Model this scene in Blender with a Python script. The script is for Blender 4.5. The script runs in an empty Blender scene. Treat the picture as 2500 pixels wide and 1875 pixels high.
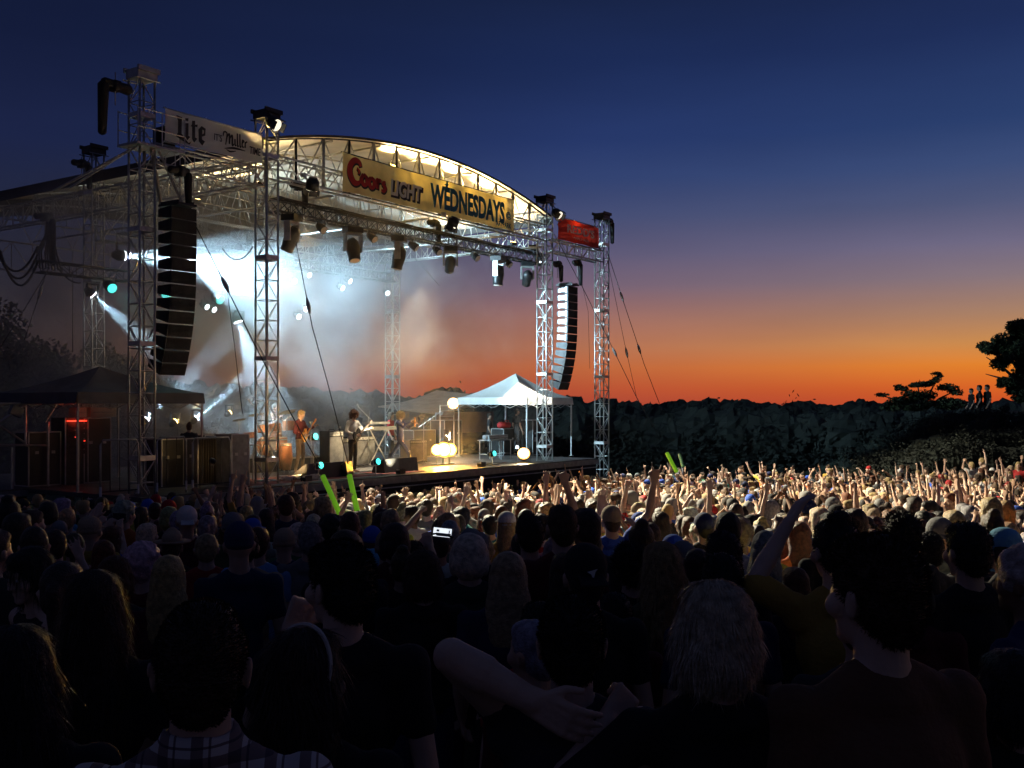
import bpy, bmesh, math, random
import numpy as np
from mathutils import Vector, Matrix, noise, Quaternion
R = math.radians
rnd = random.Random(11)
scene = bpy.context.scene
COL = scene.collection

# ---------------------------------------------------------------- camera
CAMZ = 4.1
HOR = 984.0            # eye level in the photograph's pixels
F = 2570.0
cam_data = bpy.data.cameras.new('camera')
cam_data.sensor_width = 36.0
cam_data.lens = 36.0 * F / 2500.0
cam_data.shift_y = (HOR - 937.5) / 2500.0
cam_data.clip_start = 0.05
cam_data.clip_end = 3000
cam = bpy.data.objects.new('camera', cam_data)
cam.location = (0, 0, CAMZ)
cam.rotation_euler = (R(90), 0, 0)
COL.objects.link(cam)
scene.camera = cam

# ---------------------------------------------------------------- exposure
scene.view_settings.view_transform = 'Standard'
scene.view_settings.look = 'None'
scene.view_settings.gamma = 1
scene.view_settings.exposure = 0
cy = scene.cycles
cy.use_denoising = True
cy.max_bounces = 5; cy.diffuse_bounces = 2; cy.glossy_bounces = 2
cy.transmission_bounces = 3; cy.transparent_max_bounces = 12; cy.volume_bounces = 0
cy.volume_step_rate = 1.0; cy.volume_max_steps = 96
cy.sample_clamp_indirect = 3.0
cy.sample_clamp_direct = 0.0
cy.use_adaptive_sampling = True; cy.adaptive_threshold = 0.02

# ---------------------------------------------------------------- dusk sky
def lin(c):
    return tuple((v / 255 / 12.92) if v / 255 <= .04045 else ((v / 255 + .055) / 1.055) ** 2.4 for v in c[:3])
world = bpy.data.worlds.new('World'); scene.world = world
world.use_nodes = True
wn = world.node_tree; wn.nodes.clear()
def WN(t, **k):
    n = wn.nodes.new(t)
    for a, b in k.items(): setattr(n, a, b)
    return n
def wmath(op, a, b=None, clamp=False):
    n = WN('ShaderNodeMath', operation=op); n.use_clamp = clamp
    for i, v in enumerate((a, b)):
        if v is None: continue
        if isinstance(v, (int, float)): n.inputs[i].default_value = v
        else: wn.links.new(v, n.inputs[i])
    return n.outputs[0]
tc = WN('ShaderNodeTexCoord'); sx = WN('ShaderNodeSeparateXYZ')
wn.links.new(tc.outputs['Generated'], sx.inputs[0])
elev = wmath('MULTIPLY', wmath('ARCSINE', sx.outputs[2]), 180 / math.pi)
hx, hy, hz = sx.outputs
hl = wmath('POWER', wmath('MAXIMUM', wmath('ADD', wmath('MULTIPLY', hx, hx), wmath('MULTIPLY', hy, hy)), 1e-6), 0.5)
az0 = R(38)
dotp = wmath('DIVIDE', wmath('ADD', wmath('MULTIPLY', hx, math.sin(az0)), wmath('MULTIPLY', hy, math.cos(az0))), hl)
ang = wmath('MULTIPLY', wmath('ARCCOSINE', dotp), 180 / math.pi)
def sstep(v, a, b):
    n = WN('ShaderNodeMapRange'); n.interpolation_type = 'SMOOTHSTEP'; wn.links.new(v, n.inputs[0])
    n.inputs[1].default_value = a; n.inputs[2].default_value = b; n.inputs[3].default_value = 1; n.inputs[4].default_value = 0
    return n.outputs[0]
near_sun, near_mid = sstep(ang, 6, 38), sstep(ang, 30, 64)
def ramp(stops):
    mp = WN('ShaderNodeMapRange'); mp.inputs[1].default_value = -3; mp.inputs[2].default_value = 57
    wn.links.new(elev, mp.inputs[0])
    r = WN('ShaderNodeValToRGB'); cr = r.color_ramp; cr.interpolation = 'LINEAR'
    while len(cr.elements) > 1: cr.elements.remove(cr.elements[-1])
    for i, (e, c) in enumerate(stops):
        el = cr.elements[0] if i == 0 else cr.elements.new((e + 3) / 60)
        el.position = (e + 3) / 60; el.color = (*lin(c), 1)
    wn.links.new(mp.outputs[0], r.inputs[0])
    return r.outputs[0]
SUN_SIDE = [(-3, (150, 60, 34)), (0, (206, 80, 36)), (.8, (216, 100, 34)), (1.9, (226, 130, 38)), (3, (204, 141, 76)), (4.5, (172, 132, 104)), (6.3, (136, 118, 124)),
            (8, (112, 106, 132)), (10, (80, 88, 122)), (11.7, (60, 77, 119)), (13.9, (43, 64, 110)), (18, (32, 48, 92)), (21, (27, 40, 78)), (30, (28, 38, 72)), (57, (30, 36, 60))]
FAR_SIDE = [(-3, (44, 34, 32)), (0, (64, 46, 42)), (2, (68, 53, 50)), (4.5, (57, 51, 56)), (7, (46, 47, 62)), (9, (37, 42, 65)), (13, (27, 35, 68)),
            (18, (20, 28, 58)), (21, (18, 26, 54)), (57, (28, 33, 54))]
MID_SIDE = [(-3, (120, 50, 34)), (0, (172, 72, 54)), (.8, (186, 84, 54)), (1.9, (192, 104, 64)), (3, (180, 113, 84)), (4.5, (158, 108, 98)), (6.3, (118, 98, 116)), (8, (94, 89, 118)),
            (10, (70, 78, 116)), (12, (50, 66, 112)), (14, (38, 55, 104)), (18, (27, 42, 84)), (21, (24, 36, 70)), (30, (24, 33, 62)), (57, (30, 36, 60))]
mix1 = WN('ShaderNodeMix', data_type='RGBA'); mix = WN('ShaderNodeMix', data_type='RGBA')
wn.links.new(near_mid, mix1.inputs[0]); wn.links.new(ramp(FAR_SIDE), mix1.inputs[6]); wn.links.new(ramp(MID_SIDE), mix1.inputs[7])
# slow uneven veils of thin high haze
nzs = WN('ShaderNodeTexNoise'); nzs.inputs['Scale'].default_value = 3.2; nzs.inputs['Detail'].default_value = 5
mpn = WN('ShaderNodeMapping'); mpn.inputs['Scale'].default_value = (1, 1, 5); wn.links.new(tc.outputs['Generated'], mpn.inputs[0]); wn.links.new(mpn.outputs[0], nzs.inputs['Vector'])
veil = WN('ShaderNodeMapRange'); veil.inputs[1].default_value = .3; veil.inputs[2].default_value = .7; veil.inputs[3].default_value = .94; veil.inputs[4].default_value = 1.07
wn.links.new(nzs.outputs[0], veil.inputs[0])
wn.links.new(near_sun, mix.inputs[0]); wn.links.new(mix1.outputs[2], mix.inputs[6]); wn.links.new(ramp(SUN_SIDE), mix.inputs[7])
bg = WN('ShaderNodeBackground'); wn.links.new(veil.outputs[0], bg.inputs[1])
wo = WN('ShaderNodeOutputWorld')
wn.links.new(mix.outputs[2], bg.inputs[0]); wn.links.new(bg.outputs[0], wo.inputs[0])

# ---------------------------------------------------------------- coordinates
TD = math.atan(0.687)
D = Vector((math.sin(TD), math.cos(TD), 0)); N = Vector((-math.cos(TD), math.sin(TD), 0))
ROT = math.pi / 2 - TD
O = Vector((-6.08, 26.1, 0))
def S(t, s, z=0.0):
    v = O + D * t + N * s; v.z = z
    return v
def U(x): return (x - 1250.0) / F
def at_s(x, y, s):
    """pixel + upstage offset -> (t, z)"""
    u = U(x); Z = (24 + s / math.cos(TD)) / (0.687 - u)
    P = Vector((u * Z, Z, 0)) - O
    return P.dot(D), CAMZ + (HOR - y) * Z / F
def at_Z(x, y, Z): return Vector((U(x) * Z, Z, CAMZ + (HOR - y) * Z / F))
def ground(X, Y):
    z = max(0.0, 2.08 - 0.075 * max(Y, -6))
    if Y > 42: z -= min((Y - 42) * 0.05, 1.4)
    dx, dy = X - 23, Y - 50
    z += 4.2 * math.exp(-(dx * dx / 60 + dy * dy / 70))
    return z
DECK = 2.1

# ---------------------------------------------------------------- materials
MATS = {}
def mat(name, color, rough=0.6, metal=0.0, nscale=0, namt=0.25, bump=0, bscale=60, emit=None, estr=0, objcol=False, attr=None, spec=0.5, trans=0):
    m = bpy.data.materials.new(name); m.use_nodes = True; MATS[name] = m
    nt = m.node_tree; b = nt.nodes['Principled BSDF']
    b.inputs['Roughness'].default_value = rough; b.inputs['Metallic'].default_value = metal
    b.inputs['Specular IOR Level'].default_value = spec
    b.inputs['Base Color'].default_value = (*color, 1)
    src = None
    if objcol:
        oi = nt.nodes.new('ShaderNodeObjectInfo'); src = oi.outputs['Color']
    if attr:
        at = nt.nodes.new('ShaderNodeAttribute'); at.attribute_name = attr; src = at.outputs['Color']
    tcn = nt.nodes.new('ShaderNodeTexCoord')
    if nscale:
        nz = nt.nodes.new('ShaderNodeTexNoise'); nz.inputs['Scale'].default_value = nscale; nz.inputs['Detail'].default_value = 4
        nt.links.new(tcn.outputs['Object'], nz.inputs['Vector'])
        mr = nt.nodes.new('ShaderNodeMapRange'); mr.inputs[1].default_value = .3; mr.inputs[2].default_value = .7
        mr.inputs[3].default_value = 1 - namt; mr.inputs[4].default_value = 1 + namt
        nt.links.new(nz.outputs[0], mr.inputs[0])
        mx = nt.nodes.new('ShaderNodeMix'); mx.data_type = 'RGBA'; mx.blend_type = 'MULTIPLY'; mx.inputs[0].default_value = 1
        if src: nt.links.new(src, mx.inputs[6])
        else: mx.inputs[6].default_value = (*color, 1)
        nt.links.new(mr.outputs[0], mx.inputs[7]); src = mx.outputs[2]
    if src: nt.links.new(src, b.inputs['Base Color'])
    if bump:
        nb = nt.nodes.new('ShaderNodeTexNoise'); nb.inputs['Scale'].default_value = bscale; nb.inputs['Detail'].default_value = 3
        nt.links.new(tcn.outputs['Object'], nb.inputs['Vector'])
        bn = nt.nodes.new('ShaderNodeBump'); bn.inputs['Strength'].default_value = bump; bn.inputs['Distance'].default_value = .02
        nt.links.new(nb.outputs[0], bn.inputs['Height']); nt.links.new(bn.outputs[0], b.inputs['Normal'])
    if emit:
        b.inputs['Emission Color'].default_value = (*emit, 1); b.inputs['Emission Strength'].default_value = estr
    if trans:
        tl = nt.nodes.new('ShaderNodeBsdfTranslucent'); ms = nt.nodes.new('ShaderNodeMixShader'); ms.inputs[0].default_value = trans
        if src: nt.links.new(src, tl.inputs[0])
        else: tl.inputs[0].default_value = (*color, 1)
        nt.links.new(b.outputs[0], ms.inputs[1]); nt.links.new(tl.outputs[0], ms.inputs[2])
        nt.links.new(ms.outputs[0], nt.nodes['Material Output'].inputs[0])
    return m
M_alu = mat('aluminium', (.52, .52, .5), .38, .75, 6, .2)
M_steel = mat('galvanised steel', (.42, .42, .41), .45, .6, 5, .25)
M_dark = mat('black painted metal', (.02, .021, .023), .42, .3, 8, .3)
M_blacktruss = mat('dark anodised truss', (.07, .075, .08), .3, .7, 8, .3)
M_rubber = mat('black rubber', (.015, .015, .015), .7)
M_cloth = mat('black cloth', (.014, .014, .015), .9, 0, 3, .4, .4, 20)
M_deck = mat('deck plywood', (.055, .052, .05), .55, 0, 2.5, .5, .15, 12)
M_rug = mat('worn red rug', (.30, .10, .09), .95, 0, 3, .5, .3, 90)
M_roofskin = mat('roof tarpaulin', (.62, .58, .5), .6, 0, 1.2, .18, .25, 2.5, trans=.12)
M_rooftop = mat('dark roof cover', (.05, .045, .042), .8, 0, 1.5, .3, .3, 3)
M_tent = mat('white canopy cloth', (.72, .72, .7), .7, 0, 1.5, .1, .35, 4, trans=.25)
M_tentdark = mat('charcoal canopy cloth', (.11, .11, .12), .85, 0, 2, .2, .35, 4, trans=.1)
M_tentbrown = mat('tan canopy cloth', (.34, .26, .2), .85, 0, 2, .2, .35, 4)
M_case = mat('flight case panel', (.016, .016, .016), .45, 0, 6, .4)
M_grey = mat('grey laminate', (.2, .2, .2), .6, 0, 5, .3)
M_lightgrey = mat('pale amp cloth', (.42, .40, .36), .8, 0, 8, .2, .3, 200)
M_cream = mat('cream plastic', (.6, .56, .5), .5)
M_gold = mat('polished brass', (.75, .5, .16), .25, 1)
M_wood = mat('amber guitar lacquer', (.55, .22, .04), .25, 0, 9, .4)
M_drum = mat('orange drum shell', (.5, .2, .09), .3, 0, 6, .3)
M_red = mat('red cloth', (.45, .03, .03), .8, 0, 8, .2)
M_tape = mat('white tape', (.75, .75, .72), .5)
M_foam = mat('lime foam', (.32, .78, .04), .5, emit=(.28, .8, .03), estr=.22)
M_foamdark = mat('dull green foam', (.03, .16, .05), .6)
M_leaf = mat('dark foliage', (.034, .04, .034), .8, 0, .6, .5)
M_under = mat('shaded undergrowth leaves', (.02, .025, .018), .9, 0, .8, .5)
M_leafnear = mat('oak foliage', (.05, .065, .028), .7, 0, 1.5, .5)
M_bark = mat('bark', (.05, .04, .032), .95, 0, 5, .4, .6, 12)
M_grass = mat('trampled grass', (.045, .06, .028), .95, 0, .7, .5, .6, 14)
M_skin = mat('skin', (.5, .3, .2), .55, 0, 14, .1, .12, 90, objcol=True)
M_fab = mat('garment cloth', (.2, .2, .2), .88, 0, 7, .2, .3, 60, objcol=True)
M_hair = mat('hair', (.1, .1, .1), .5, 0, 40, .45, .5, 120, objcol=True, spec=.35)
M_massfab = mat('crowd cloth and skin', (.2, .2, .2), .8, attr='tint')
M_letterblack = mat('black vinyl print', (.015, .015, .015), .6)
M_letterred = mat('red vinyl print', (.4, .03, .025), .6, trans=.25)
M_letterblue = mat('teal blue vinyl print', (.02, .14, .24), .6, trans=.3)
M_letterwhite = mat('white vinyl print', (.75, .73, .66), .6, trans=.25)
M_banner = mat('cream banner vinyl', (.80, .68, .34), .6, 0, 1.6, .22, .5, 2.2, trans=.55)
M_bannerpale = mat('white banner vinyl', (.8, .79, .75), .6, 0, 1.2, .12, .5, 2.2, trans=.5)
M_bannerred = mat('red banner vinyl', (.5, .03, .015), .6, 0, 2, .2, .5, 2.2, trans=.45)
M_L = {}
def lampmat(name, c, s):
    if name not in M_L: M_L[name] = mat(name, (.8, .8, .8), .3, emit=c, estr=s)
    return M_L[name]
L_white = lampmat('cool white lens', (.85, .93, 1), 30)
L_soft = lampmat('soft white lens', (.8, .95, 1), 8)
L_cyan = lampmat('cyan lens', (.05, .8, .72), 2.2)
L_warm = lampmat('tungsten lens', (1, .62, .2), 30)
L_yellow = lampmat('amber lens', (1, .6, .08), 45)
L_red = lampmat('red LED strip', (1, .03, .01), 3)
L_screen = lampmat('lit phone screen', (.85, .92, 1), 1.1)

# ---------------------------------------------------------------- mesh builder
class MB:
    def __init__(s): s.v = []; s.f = []
    def add(s, vs, fs):
        n = len(s.v); s.v += [tuple(v) for v in vs]; s.f += [tuple(i + n for i in f) for f in fs]
        return s
    def box(s, c, d, rot=None):
        x, y, z = (k / 2 for k in d); c = Vector(c)
        vs = [Vector(p) for p in ((-x, -y, -z), (x, -y, -z), (x, y, -z), (-x, y, -z), (-x, -y, z), (x, -y, z), (x, y, z), (-x, y, z))]
        if rot is not None: vs = [rot @ v for v in vs]
        return s.add([v + c for v in vs], [(0, 3, 2, 1), (4, 5, 6, 7), (0, 1, 5, 4), (1, 2, 6, 5), (2, 3, 7, 6), (3, 0, 4, 7)])
    def frame(s, a):
        a = a.normalized(); h = Vector((0, 0, 1)) if abs(a.z) < .9 else Vector((1, 0, 0))
        e1 = a.cross(h).normalized(); return e1, a.cross(e1)
    def tube(s, p, q, r, n=6, r2=None, cap=True):
        p = Vector(p); q = Vector(q); r2 = r if r2 is None else r2
        e1, e2 = s.frame(q - p); vs = []
        for c, rr in ((p, r), (q, r2)):
            for i in range(n):
                a = 2 * math.pi * i / n; vs.append(c + (e1 * math.cos(a) + e2 * math.sin(a)) * rr)
        fs = [(i, (i + 1) % n, n + (i + 1) % n, n + i) for i in range(n)]
        if cap: fs += [tuple(range(n))[::-1], tuple(range(n, 2 * n))]
        return s.add(vs, fs)
    def path(s, pts, r, n=6):
        pts = [Vector(p) for p in pts]; vs = []; m = len(pts)
        for k, p in enumerate(pts):
            a = pts[min(k + 1, m - 1)] - pts[max(k - 1, 0)]
            e1, e2 = s.frame(a); rr = r[k] if isinstance(r, (list, tuple)) else r
            for i in range(n):
                t = 2 * math.pi * i / n; vs.append(p + (e1 * math.cos(t) + e2 * math.sin(t)) * rr)
        fs = [(k * n + i, k * n + (i + 1) % n, (k + 1) * n + (i + 1) % n, (k + 1) * n + i) for k in range(m - 1) for i in range(n)]
        fs += [tuple(range(n))[::-1], tuple(range((m - 1) * n, m * n))]
        return s.add(vs, fs)
    def cap(s, p, q, r1, r2=None, n=10, M=None):
        p = Vector(p); q = Vector(q); r2 = r1 if r2 is None else r2
        e1, e2 = s.frame(q - p); a = (q - p).normalized(); rings = []
        for k in (80, 50, 20): rings.append((p - a * r1 * math.sin(R(k)), r1 * math.cos(R(k))))
        for k in (20, 50, 80): rings.append((q + a * r2 * math.sin(R(k)), r2 * math.cos(R(k))))
        vs = [c + (e1 * math.cos(2 * math.pi * i / n) + e2 * math.sin(2 * math.pi * i / n)) * rr for c, rr in rings for i in range(n)]
        if M is not None: vs = [M @ v for v in vs]
        m = len(rings)
        fs = [(k * n + i, k * n + (i + 1) % n, (k + 1) * n + (i + 1) % n, (k + 1) * n + i) for k in range(m - 1) for i in range(n)]
        fs += [tuple(range(n))[::-1], tuple(range((m - 1) * n, m * n))]
        return s.add(vs, fs)
    def ell(s, c, r, n=14, m=9, M=None, rot=None):
        c = Vector(c); vs = []
        for k in range(1, m):
            ph = math.pi * k / m
            for i in range(n):
                th = 2 * math.pi * i / n
                vs.append(Vector((r[0] * math.sin(ph) * math.cos(th), r[1] * math.sin(ph) * math.sin(th), -r[2] * math.cos(ph))))
        vs += [Vector((0, 0, -r[2])), Vector((0, 0, r[2]))]
        if rot is not None: vs = [rot @ v for v in vs]
        vs = [v + c for v in vs]
        if M is not None: vs = [M @ v for v in vs]
        fs = [(k * n + i, k * n + (i + 1) % n, (k + 1) * n + (i + 1) % n, (k + 1) * n + i) for k in range(m - 2) for i in range(n)]
        b = (m - 1) * n
        fs += [(b, (i + 1) % n, i) for i in range(n)] + [(b + 1, (m - 2) * n + i, (m - 2) * n + (i + 1) % n) for i in range(n)]
        return s.add(vs, fs)
    def extrude(s, poly, y0, y1):
        n = len(poly); vs = [(x, y0, z) for x, z in poly] + [(x, y1, z) for x, z in poly]
        return s.add(vs, [tuple(range(n)), tuple(range(n, 2 * n))[::-1]] + [(i, n + i, n + (i + 1) % n, (i + 1) % n) for i in range(n)])
    def mesh(s, name, smooth=False):
        me = bpy.data.meshes.new(name); me.from_pydata(s.v, [], s.f); me.update()
        if smooth: me.polygons.foreach_set('use_smooth', [True] * len(me.polygons))
        return me
def link(name, me, material=None, parent=None, loc=None, rot=None, kind=None, color=None):
    if isinstance(me, MB): me = me.mesh(name)
    o = bpy.data.objects.new(name, me)
    if material is not None and len(me.materials) == 0: me.materials.append(material)
    COL.objects.link(o)
    if parent is not None: o.parent = parent
    if loc is not None: o.location = loc
    if rot is not None: o.rotation_euler = rot
    if kind: o['kind'] = kind
    if color is not None: o.color = (*color[:3], 1)
    return o
def tag(o, label, cat, group=None):
    o['label'] = label; o['category'] = cat
    if group: o['group'] = group
    return o
def thing(name, label, cat, loc=(0, 0, 0), rz=0.0, group=None):
    o = bpy.data.objects.new(name, None); COL.objects.link(o); o.empty_display_size = .1
    o.location = loc; o.rotation_euler = (0, 0, rz)
    return tag(o, label, cat, group)
def sthing(name, label, cat, t, s, z, group=None, rz=0.0):
    return thing(name, label, cat, S(t, s, z), ROT + rz, group)
def dup(root, label=None, loc=None, rot=None, scale=None):
    r = root.copy(); COL.objects.link(r)
    if label: r['label'] = label
    if loc is not None: r.location = loc
    if rot is not None: r.rotation_euler = rot
    if scale is not None: r.scale = scale
    for ch in list(root.children):
        c = ch.copy(); COL.objects.link(c); c.parent = r
        for g in list(ch.children):
            d = g.copy(); COL.objects.link(d); d.parent = c
    return r
def spot(parent, loc, target, power, color, size, blend=.3, radius=.08, name='spot_beam'):
    """a real lamp inside its fixture; loc and target in the parent's space (world when parent is None)"""
    l = bpy.data.lights.new(name, 'SPOT'); l.energy = power; l.color = color; l.spot_size = R(size); l.spot_blend = blend; l.shadow_soft_size = radius
    o = bpy.data.objects.new(name, l); COL.objects.link(o)
    if parent is not None: o.parent = parent
    o.location = loc
    o.rotation_euler = (Vector(target) - Vector(loc)).to_track_quat('-Z', 'Y').to_euler()
    return o
def point(parent, loc, power, color, radius=.1, name='bulb'):
    l = bpy.data.lights.new(name, 'POINT'); l.energy = power; l.color = color; l.shadow_soft_size = radius
    o = bpy.data.objects.new(name, l); COL.objects.link(o)
    if parent is not None: o.parent = parent
    o.location = loc
    return o
# ================================================================ the setting
def build_ground():
    xs = [-400, -200, -100, -60] + [-40 + 2.0 * i for i in range(51)] + [80, 110, 200, 400]
    ys = [-60, -30, -15] + [-6 + 2.0 * i for i in range(41)] + [90, 130, 200, 400, 900]
    mb = MB()
    for y in ys:
        for x in xs:
            mb.v.append((x, y, ground(x, y) + (.03 * noise.noise(Vector((x * .3, y * .3, 0))) if abs(x) < 60 and y < 76 else 0)))
    w = len(xs)
    for j in range(len(ys) - 1):
        for i in range(w - 1): mb.f.append((j * w + i, j * w + i + 1, (j + 1) * w + i + 1, (j + 1) * w + i))
    o = link('ground', mb.mesh('ground', True), M_grass); o['kind'] = 'structure'
build_ground()

def leaves(mb, c, r, n, size, rg, flat=1.0, lumps=7):
    """leaf-sized faces spread through an uneven crown made of lumps"""
    c = Vector(c); subs = []
    for k in range(lumps):
        d = Vector((rg.gauss(0, 1), rg.gauss(0, 1), rg.gauss(0, 1))).normalized()
        subs.append((Vector((d.x * r[0], d.y * r[1], d.z * r[2])) * rg.uniform(.3, .75), rg.uniform(.32, .6)))
    for k in range(n):
        sc, sr = subs[k % lumps]
        d = Vector((rg.gauss(0, 1), rg.gauss(0, 1), rg.gauss(0, 1))).normalized() * (rg.random() ** .45) * sr
        p = c + sc + Vector((d.x * r[0], d.y * r[1], d.z * r[2] * flat))
        a = Vector((rg.gauss(0, 1), rg.gauss(0, 1), rg.gauss(0, 1))).normalized(); b = a.orthogonal().normalized()
        q = size * rg.uniform(.6, 1.5)
        mb.add([p - a * q, p + b * q * .55, p + a * q, p - b * q * .55], [(0, 1, 2, 3)])
def trunk(mb, p, h, r, rg, limbs=5, spread=1.6):
    p = Vector(p); top = p + Vector((rg.uniform(-.3, .3), rg.uniform(-.3, .3), h))
    mb.path([p, p.lerp(top, .4) + Vector((.1, 0, 0)), top], [r, r * .75, r * .35], 8)
    for k in range(limbs):
        a = rg.uniform(0, 6.28); b = p.lerp(top, rg.uniform(.35, .9)); e = b + Vector((math.cos(a) * spread, math.sin(a) * spread, rg.uniform(.4, 1.3) * spread * .7))
        mb.path([b, b.lerp(e, .5) + Vector((0, 0, .12)), e], [r * .4, r * .25, r * .08], 6)
def tree(name, label, cat, base, h, rad, n, size, seed, group=None, th=None, m=None):
    rg = random.Random(seed)
    t = thing(name, label, cat, base, 0, group)
    mb = MB(); trunk(mb, (0, 0, -.3), (th or h * .55), max(.08, h * .03), rg, 6, rad[0] * .5); link('trunk', mb.mesh('trunk', True), M_bark, t)
    mb = MB(); leaves(mb, (0, 0, h - rad[2]), rad, n, size, rg, 1, 11); link('crown', mb, m or M_leafnear, t)
    return t

# far wood across the gorge: one dark mass with an uneven skyline
def wood():
    rg = random.Random(5); mb = MB()
    prof = [(-700, 930), (-200, 925), (0, 930), (300, 930), (620, 935), (690, 940), (760, 944), (830, 958), (900, 952), (950, 962), (1005, 968), (1050, 956), (1095, 945), (1120, 962), (1165, 955),
            (1230, 972), (1400, 966), (1440, 978), (1490, 970), (1540, 982), (1640, 984), (1690, 964), (1720, 976), (1790, 973), (1850, 980), (1950, 984), (2060, 980), (2200, 978), (2400, 976), (2700, 970), (3300, 965)]
    def top(x):
        for (a, b), (c, d) in zip(prof, prof[1:]):
            if a <= x <= c: return b + (d - b) * (x - a) / (c - a)
        return 970
    x = -650
    while x < 3200:
        for Z, dy in ((72, 0), (66, 10), (60, 30)):
            xx = x + rg.uniform(-12, 12); y = top(xx) + dy * rg.uniform(.6, 1.4) + rg.uniform(-3, 5)
            P = at_Z(xx, y, Z); hz = P.z + 2.2; rr = rg.uniform(1.1, 1.9)
            base = P + Vector((0, 0, -rr * .85))
            for c_, r_ in ((base, (rr * .9, rr * .7, rr * .8)), (base - Vector((0, -1.5, hz * .5)), (rr * 1.05, rr * .6, hz * .55))):
                i0 = len(mb.v); mb.ell(c_, r_, 18, 12)
                for i in range(i0, len(mb.v)):
                    v = Vector(mb.v[i]); d = v - c_; k = 1 + .30 * noise.noise(v * 1.6) + .22 * noise.noise(v * 4.3); mb.v[i] = tuple(c_ + d * k)
            leaves(mb, base - Vector((0, 0, rr * .12)), (rr * 1.0, rr, rr * .8), 190 if Z == 72 else 110, .13, rg, 1, 5)
            leaves(mb, base - Vector((0, rr * .8, hz * .45)), (rr * 1.3, rr * .6, hz * .62), 460, .16, rg, 1, 9)
        x += 38
    o = link('wood', mb, M_leaf, kind='stuff'); o['label'] = 'dark far-off wood filling the space between crowd and sunset sky'
wood()
def P0(x, Z, sink=0):
    X = U(x) * Z; return Vector((X, Z, ground(X, Z) - sink))
# dark trees behind the wing of the stage
b = P0(20, 44); tree('broadleaf_tree', 'tall dark tree at the very edge behind the stage wing', 'tree', b, CAMZ + (984 - 768) * 44 / F - b.z, (2.6, 2.6, 3.2), 9000, .10, 1)
b = P0(95, 46); tree('broadleaf_tree', 'dark tree with stepped top under the hanging cable loops', 'tree', b, CAMZ + (984 - 812) * 46 / F - b.z, (2.6, 2.4, 2.8), 8000, .10, 2)
b = P0(170, 47); tree('broadleaf_tree', 'flat-topped dark tree just beside the rear roof tower', 'tree', b, CAMZ + (984 - 828) * 47 / F - b.z, (2.6, 2.4, 2.6), 8000, .10, 3)
b = P0(250, 45); tree('broadleaf_tree', 'round dark tree between the rear tower and the pale banner tower', 'tree', b, CAMZ + (984 - 812) * 45 / F - b.z, (1.9, 1.9, 2.6), 7000, .10, 4)
b = P0(320, 52); tree('broadleaf_tree', 'low dark tree behind the tower that holds the pale banner', 'tree', b, CAMZ + (984 - 862) * 52 / F - b.z, (2.6, 2.3, 2.2), 7000, .10, 6)
b = P0(-60, 42); tree('broadleaf_tree', 'dark tree cut by the picture edge behind the stage wing', 'tree', b, CAMZ + (984 - 790) * 42 / F - b.z, (2.4, 2.4, 3.0), 6000, .10, 7)
# the hill with big tree, bush and onlookers
def big_tree():
    rg = random.Random(8); Z = 49; b = P0(2505, Z)
    t = thing('oak_tree', 'tall ragged tree on the hilltop against the orange sky', 'tree', b, 0)
    mb = MB(); trunk(mb, (0, 0, -.4), 3.4, .24, rg, 9, 1.7); link('trunk', mb.mesh('trunk', True), M_bark, t)
    mb = MB()
    for (x, y, rx, rz, n) in ((2492, 800, 30, 22, 900), (2450, 845, 38, 24, 1300), (2425, 880, 22, 18, 600), (2480, 865, 40, 30, 1500), (2515, 830, 40, 40, 1500), (2450, 935, 24, 16, 500),
                              (2500, 935, 40, 26, 1300), (2550, 880, 60, 60, 2200), (2480, 968, 22, 14, 500), (2525, 970, 40, 24, 900), (2600, 930, 60, 60, 1500)):
        P = at_Z(x, y, Z) - b; leaves(mb, P + Vector((0, rg.uniform(-.8, .8), 0)), (rx * 1.15 * Z / F, rx * Z / F, rz * 1.2 * Z / F), int(n * 2.3), .085, rg, 1, 10)
    link('crown', mb, M_leafnear, t)
big_tree()
def bush():
    rg = random.Random(9); Z = 50; b = P0(2240, Z)
    t = thing('hilltop_bush', 'low ragged bush with one long branch reaching over the treeline', 'bush', b, 0)
    mb = MB(); mb2 = MB()
    for (x0, y0, x1, y1) in ((2235, 1000, 2150, 965), (2250, 1000, 2200, 945), (2255, 1000, 2290, 920), (2260, 1000, 2330, 955), (2250, 1000, 2240, 940)):
        a = at_Z(x0, y0, Z) - b; c = at_Z(x1, y1, Z) - b; mb.path([a, a.lerp(c, .5) + Vector((0, 0, .1)), c], [.07, .05, .02], 6)
    link('stem', mb.mesh('stem', True), M_bark, t)
    for (x, y, rx, rz, n) in ((2155, 964, 16, 6, 200), (2180, 972, 24, 12, 400), (2205, 946, 22, 9, 350), (2240, 938, 26, 9, 400), (2265, 940, 26, 14, 500), (2285, 917, 12, 9, 200), (2275, 928, 14, 8, 200),
                              (2310, 948, 26, 14, 500), (2335, 958, 16, 14, 300), (2250, 972, 60, 22, 1500), (2310, 985, 60, 22, 1300), (2200, 992, 70, 20, 1300)):
        leaves(mb2, at_Z(x, y, Z) - b + Vector((0, rg.uniform(-.5, .5), 0)), (rx * Z / F, .7, rz * Z / F), n, .07, rg, 1, 6)
    link('foliage', mb2, M_leafnear, t)
bush()

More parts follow.
